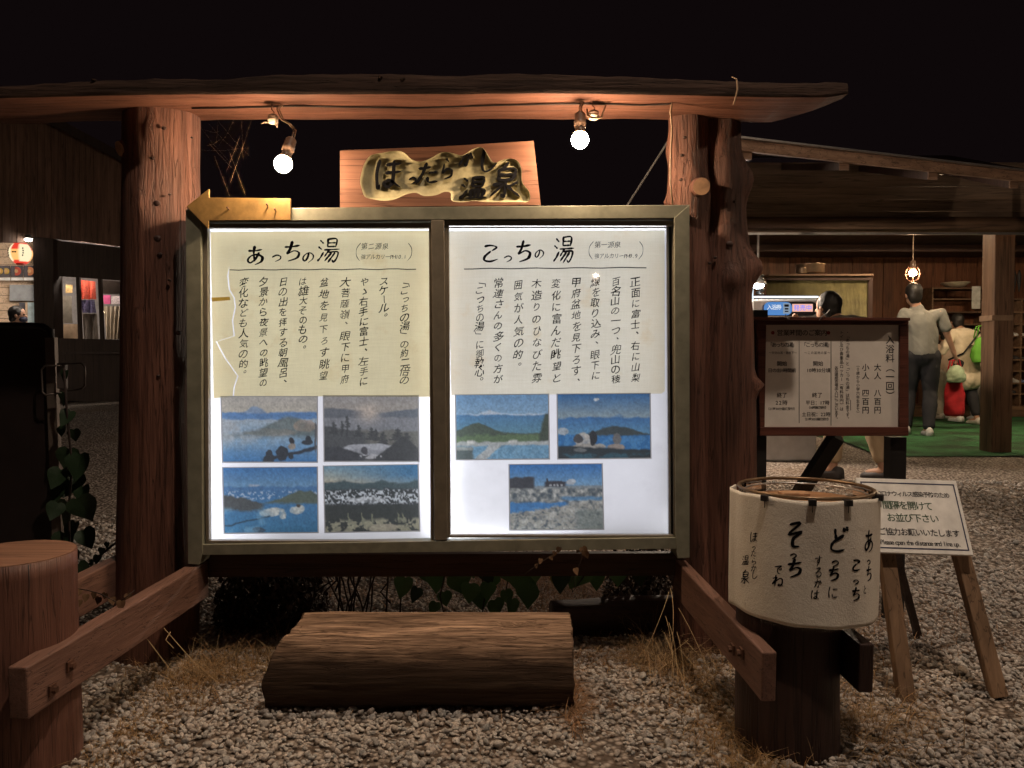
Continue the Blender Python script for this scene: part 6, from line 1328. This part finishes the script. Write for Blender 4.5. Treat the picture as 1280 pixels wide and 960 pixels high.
# inside
def kin(name, poly, dY, mat, th=.01, parent=None, rgy=None):
    mb = MB(); mb.prism([at(x, y, KY(x) + dY) for x, y in poly], (0, th, 0)); return mb.build(name, mat, parent or ki)
M['kin'] = wood('pale_siding', (.50, .36, .24), (.66, .50, .36), 'x', .3, .6, .2, .003, (.4, .28, .18), .3)
for k in range(16):
    y0 = 283 + k * 9.6; kin('siding_board', [(-60, y0), (43, y0), (43, y0 + 9.1), (-60, y0 + 9.1)], 1.9 + .01 * (k % 2), M['kin'])
kin('inner_wall', [(43, 290), (200, 300), (200, 450), (43, 450)], 1.75, paint('inner_wall_grey', (.35, .33, .33), .7))
kin('inner_panel', [(12, 356), (45, 356), (45, 376), (12, 376)], 1.84, paint('panel_grey', (.33, .35, .37), .5))
kin('inner_door', [(24, 378), (33, 378), (33, 420), (24, 420)], 1.84, paint('door_dark', (.08, .08, .10), .5)); kin('inner_door_frame', [(31.5, 378), (34, 378), (34, 420), (31.5, 420)], 1.80, M['kin'])
kin('inner_window', [(34, 378), (44, 378), (44, 420), (34, 420)], 1.86, paint('pale_glass', (.55, .68, .72), .2))
a = at(-60, 452, 10.5); mb = MB(); mb.prism([at(-80, 440, 9.2), at(190, 440, 11), at(190, 436, 13), at(-80, 436, 12)], (0, 0, -.03)); mb.build('floor', M['kdark'], ki)
mb = MB(); P = [K(-60, 285, -.1), K(170, 299, -.1), K(170, 299, -.1) + Vector((0, 2.4, 0)), K(-60, 285, -.1) + Vector((0, 2.4, 0))]; zz = max(p.z for p in P); P = [Vector((p.x, p.y, zz + .05)) for p in P]; mb.prism(P, (0, 0, .03)); mb.build('inner_ceiling', paint('ceiling_white', (.6, .58, .55), .7), ki)
# menu posters with dishes
for i, (x0, x1, cc_) in enumerate(((-4, 12.5, (.62, .42, .10)), (13.5, 28.5, (.55, .10, .07)), (29.5, 45, (.62, .25, .12)))):
    t = thing('menu_poster', ['dark menu poster with two yellow bowls, leftmost above the hatch', 'dark menu poster with one red dish in the middle above the hatch', 'dark menu poster with orange dish, rightmost above the hatch'][i], 'poster', at(x0, 350, KY(x0) + 1.82), 'menu posters over the serving hatch')
    kin('sheet', [(x0, 332), (x1, 332), (x1, 346.5), (x0, 346.5)], 1.80, paint('poster_dark', (.07, .06, .07), .5), .004, t); kin('price_strip', [(x0, 347), (x1, 347), (x1, 350.5), (x0, 350.5)], 1.80, M['white'], .004, t)
    for cx_ in ((x0 + 4, x0 + 12) if i == 0 else ((x0 + x1) / 2,)):
        mb = MB(); p = at(cx_, 339, KY(cx_) + 1.79); mb.tube([p, p + Vector((0, -.012, 0))], .045 if i == 0 else .065, 18); mb.build('dish_print', paint('dish_%d' % i, cc_, .6), t)
        mb = MB(); mb.tube([p + Vector((0, -.012, .0)), p + Vector((0, -.016, 0))], .028, 12); mb.build('dish_print', paint('dish_food', (.75, .5, .25), .6), t)
# lit lantern
ln = thing('paper_lantern', 'lit white and red paper lantern hanging in the serving hatch', 'lantern', at(26, 317, KY(26) + .35)); c = at(26, 316.5, KY(26) + .35)
mp_, nt, out = nmat('lantern_paper'); tc2 = nt.nodes.new('ShaderNodeAttribute'); tc2.attribute_name = 'Col'; e = nt.nodes.new('ShaderNodeEmission'); nt.links.new(tc2.outputs['Color'], e.inputs[0]); e.inputs[1].default_value = 1.15; nt.links.new(e.outputs[0], out.inputs[0])
mb = MB(); n = 24; rows_ = 18; cols = []
for j in range(rows_ + 1):
    v = j / rows_; z = (v - .5) * .27
    for k in range(n):
        a = 2 * PI * k / n - PI / 2; r = .135 * (math.sin(PI * (v * .8 + .1)) ** .6) * (1 + .02 * (j % 2)); mb.v.append(c + Vector((math.cos(a) * r, math.sin(a) * r, z)))
        red = (v < .16 or v > .82) or (v > .66 and (k % 8) in (0, 1, 7)) ; cen = (k % 8) in (0, 1, 7)
        cols.append((.75, .05, .03, 1) if (red and cen) or v < .10 or v > .90 else ((1, .50, .16, 1) if cen else (.95, .80, .50, 1)))
for j in range(rows_):
    for k in range(n): k2 = (k + 1) % n; mb.f.append((j * n + k, j * n + k2, (j + 1) * n + k2, (j + 1) * n + k))
o = flat(mb, 'paper', mp_, ln); a = o.data.color_attributes.new('Col', 'FLOAT_COLOR', 'POINT'); a.data.foreach_set('color', np.array(cols, dtype=np.float32).ravel())
for s_ in (-1, 1):
    mb = MB(); mb.tube([c + Vector((0, 0, s_ * .13)), c + Vector((0, 0, s_ * .152))], .055, 16); mb.build('lantern_ring', paint('lantern_red', (.45, .03, .02), .5), ln)
mb = MB()
for k, (dx, dz_) in enumerate([(0, 0), (-.02, 0), (.02, 0), (-.095, .05), (-.098, .02), (-.097, -.01), (-.09, -.04), (.093, .05), (.097, .02), (.096, -.01), (.09, -.04)]):
    p = c + Vector((dx, -.138 if abs(dx) < .05 else -.105, dz_)); mb.box(p, (.014, .004, .018), dx * 5); mb.box(p + Vector((.004, -.001, .006)), (.012, .004, .003))
o = mb.build('brush_marks', M['ink'], ln); o['kind'] = 'stuff'
mb = MB(); mb.tube([c + Vector((0, 0, .15)), c + Vector((0, 0, .45))], .004, 5); mb.build('cord', M['cabledark'], ln)
# lamps of the kiosk
t = thing('eave_lamp', 'small white spot lamp under the kiosk eave beside the lantern', 'lamp', K(36, 300, .1)); mb = MB(); mb.ball(K(35.5, 299.5, .12), (.045, .045, .022), 14, 8); mb.build('diffuser', emit('eave_glow', (1, .93, .82), 30), t, True); mb = MB(); mb.lathe(K(35.5, 298.5, .12), [(.05, 0), (.03, .05)], 14); mb.build('housing', M['alu'], t, True)
for i, (xa, xb, dy, py) in enumerate(((-30, 36, .7, 296), (68, 150, .13, 325))):
    mb = MB(); mb.bar(at(xa, py, KY(xa) + dy), at(xb, py, KY(xb) + dy), .05, .03); o = mb.build('kiosk_tube', emit('kiosk_tube_glow', (1, .86, .72), 110)); setp(o, ['fluorescent tube over the serving hatch inside the kiosk', 'fluorescent tube behind the three kiosk windows'][i], 'lamp', 'tubes inside the kiosk')
# windows' contents: hanging goods behind glass
M['kglass'] = clear('window_glass')
for (x0, y0, x1, y1) in ((67, 345, 96, 423), (100, 349, 123, 423), (128, 352, 153, 424)):
    mb = MB(); mb.add([K(x0, y0, -.03), K(x1, y0 + 3, -.03), K(x1 + 3, y1, -.03), K(x0 + 4, y1, -.03)], [(0, 1, 2, 3)]); flat(mb, 'window_pane', M['kglass'], ki)
def hang(label, cat, name, poly, mat, dY=.25, folds=0, th=.01):
    mb = MB()
    if folds:
        (xa, ya), (xb, yb2), (xc, yc), (xd, yd) = poly; n = 24; m_ = 12
        for j in range(m_ + 1):
            for i in range(n + 1):
                u, v = i / n, j / m_; x = (xa + (xb - xa) * u) * (1 - v) + (xd + (xc - xd) * u) * v; y = (ya + (yb2 - ya) * u) * (1 - v) + (yd + (yc - yd) * u) * v
                p = at(x, y, KY(x) + dY); p.y += .02 * math.sin(u * folds * 2 * PI + v) * (.4 + v); mb.v.append(p)
        for j in range(m_):
            for i in range(n): mb.f.append((j * (n + 1) + i, j * (n + 1) + i + 1, (j + 1) * (n + 1) + i + 1, (j + 1) * (n + 1) + i))
        o = flat(mb, name, mat); o.modifiers.new('t', 'SOLIDIFY').thickness = .004
    else:
        mb.prism([at(x, y, KY(x) + dY) for x, y in poly], (0, th, 0)); o = mb.build(name, mat)
    return setp(o, label, cat)
hang('grey paper price list taped inside the left kiosk window', 'notice', 'price_list', [(73, 370), (89, 370), (90, 404), (75, 404)], paint('price_list_paper', (.36, .32, .26), .7))
hang('round yellow print hanging high in the left kiosk window', 'poster', 'yellow_print', [(82, 356), (90, 356), (90, 366), (82, 366)], paint('yellow_print_c', (.50, .34, .14), .6, 0, .6, 50), .3)
hang('grey cardboard box standing in the left kiosk window', 'box', 'cardboard_box', [(75, 405), (93, 405), (94, 424), (76, 424)], paint('box_brown', (.42, .30, .2), .7), .4, 0, .2)
hang('red and white printed curtain in the middle kiosk window', 'curtain', 'printed_curtain', [(100, 350), (119, 352), (119, 374), (101, 374)], None or (lambda: (lambda m_: m_)(vor('red_white_print', (.62, .07, .04), (.75, .66, .58))))() if False else paint('red_print_cloth', (.60, .09, .05), .8, 0, .5, 40), .2, 2)
hang('indigo and white printed cloth below the red curtain in the middle kiosk window', 'cloth', 'printed_cloth', [(101, 375), (118, 375), (119, 391), (102, 391)], paint('indigo_print_cloth', (.14, .12, .24), .8, 0, .8, 60), .2, 2)
hang('grey cloth bag hanging low in the middle kiosk window', 'bag', 'cloth_bag', [(103, 392), (121, 392), (122, 424), (104, 424)], paint('grey_cloth', (.26, .22, .19), .8, 0, .3, 12), .22, 2)
hang('pink printed paper in the right kiosk window', 'poster', 'pink_print', [(129, 369), (138, 369), (138, 380), (130, 380)], paint('pink_print_c', (.70, .12, .30), .6), .3)
hang('white printed paper beside the pink one in the right kiosk window', 'poster', 'white_print', [(139, 370), (150, 370), (150, 380), (139, 380)], paint('white_print_c', (.7, .6, .62), .6, 0, .5, 60), .3)
hang('pale beige cloth with folds hanging in the right kiosk window', 'curtain', 'beige_curtain', [(130, 383), (152, 383), (149, 424), (132, 424)], paint('beige_cloth', (.60, .50, .38), .8, 0, .2, 9), .2, 4)
hang('grey roller blind at the top of the right kiosk window', 'blind', 'roller_blind', [(127, 350), (154, 352), (154, 368), (128, 367)], paint('blind_grey', (.12, .10, .09), .8), .12)
# man in the kiosk
c = at(17, 394, 10.35); b = Vector((c.x, 10.35, c.z - 1.60))
th, Wp, L, hx, side, S = human('man in a white T-shirt with a dark face mask inside the serving hatch', b, -PI / 2 + .25, 1.72, J0(head=(0, .05, 1.60), neck=(0, -.01, 1.43), chest=(0, -.05, 1.24), shl=(-.19, -.05, 1.36), shr=(.19, -.05, 1.36), ell=(-.24, .04, 1.1), elr=(.24, .04, 1.1), wrl=(-.15, .28, 1.08), wrr=(.15, .28, 1.08)), cloth('white_tshirt', (.72, .70, .66)), cloth('dark_jeans', (.04, .05, .08)), sl=.45, bl=.95, shoes=M['shoed'], vox=.008)
hc = Wp['head']; mb = MB(); Mh = Matrix((side, hx, Vector((0, 0, 1)))).transposed(); mb.ball(hc + hx * .055 - Vector((0, 0, .055)), (.062, .062, .045), 16, 12, Mh); mb.tube([hc + hx * .06 + side * .060 - Vector((0, 0, .03)), hc + side * .082 - Vector((0, 0, -.0))], .003, 5); mb.tube([hc + hx * .06 - side * .060 - Vector((0, 0, .03)), hc - side * .082], .003, 5); mb.build('face_mask', paint('mask_navy', (.03, .035, .07), .7), th, True)

# far hedge: low dark rise behind everything
mb = MB(); rgn = 60
for j in range(2):
    for i in range(rgn + 1):
        x = -60 + 120 * i / rgn; mb.v.append(Vector((x, 60 + 6 * j, (-1 if j == 0 else 9 + 3 * noise.noise((x * .05, 0, 3)) + .8 * noise.noise((x * .5, 0, 3))))))
for i in range(rgn): mb.f.append((i, i + 1, rgn + 2 + i, rgn + 1 + i))
o = flat(mb, 'hills', paint('night_hill', (.02, .022, .016), .9)); o['kind'] = 'structure'

# ------------------------------------------------------------------ lamps out of frame: overhead fill added, far one glints in the glass
def post_lamp(x, y, z, r, L_, col, label, back=.12, aim_=None):
    t = thing('lamp_post', label, 'lamp post', (x, y, 0), 'lamp posts on the forecourt')
    mb = MB(); mb.tube([(x, y - back, 0), (x, y - back, z + .3)], .045, 12); mb.build('pole', M['iron'], t, True)
    mb = MB(); mb.tube([(x, y - back, z + .25), (x, y - back * .5, z + .36), (x, y, z + .16)], .012, 8); mb.build('arm', M['iron'], t, True)
    mb = MB()
    if aim_ is not None:   # deep tilted shade, shaped so the added fill falls off at the sides
        ax = (Vector((x, y, z)) - Vector(aim_)).normalized(); n = 24
        rot = Vector((0, 0, 1)).rotation_difference(ax).to_matrix(); prof = [(.165, -.20), (.150, -.05), (.11, .08), (.04, .14)]
        for rr_, h in prof:
            for k in range(n): a = 2 * PI * k / n; mb.v.append(Vector((x, y, z)) + rot @ Vector((rr_ * math.cos(a), rr_ * math.sin(a), h)))
        for i in range(3):
            for k in range(n): k2 = (k + 1) % n; mb.f.append((i * n + k, i * n + k2, (i + 1) * n + k2, (i + 1) * n + k))
        mb.f.append(tuple(3 * n + k for k in range(n))); o = flat(mb, 'shade', M['black'], t); o.modifiers.new('t', 'SOLIDIFY').thickness = .003
    else:
        mb.lathe((x, y, z + r * .5), [(r * 3.2, 0), (r * 2.6, .05), (r * .8, .12)], 20); mb.build('shade', M['white'], t, True)
    mb = MB(); mb.ball((x, y, z), r, 14, 10); mb.build('bulb_glass', emit('post_lamp_glow', col, L_), t, True)
post_lamp(.9, .55, 5.1, .06, FILL_L, (1, .78, .60), 'unseen added fill lamp on a tall post whose long arm holds a shaded warm bulb above the viewer', 1.9, (.35, 2.15, .3))
post_lamp(3.4, 2.0, 2.5, .05, 620, (1, .72, .50), 'low lamp post with a small shade right of the notices')
post_lamp(1.30, -7.2, 2.28, .03, 300, (1, .8, .6), 'distant lamp post with a shaded bulb far behind the viewer')
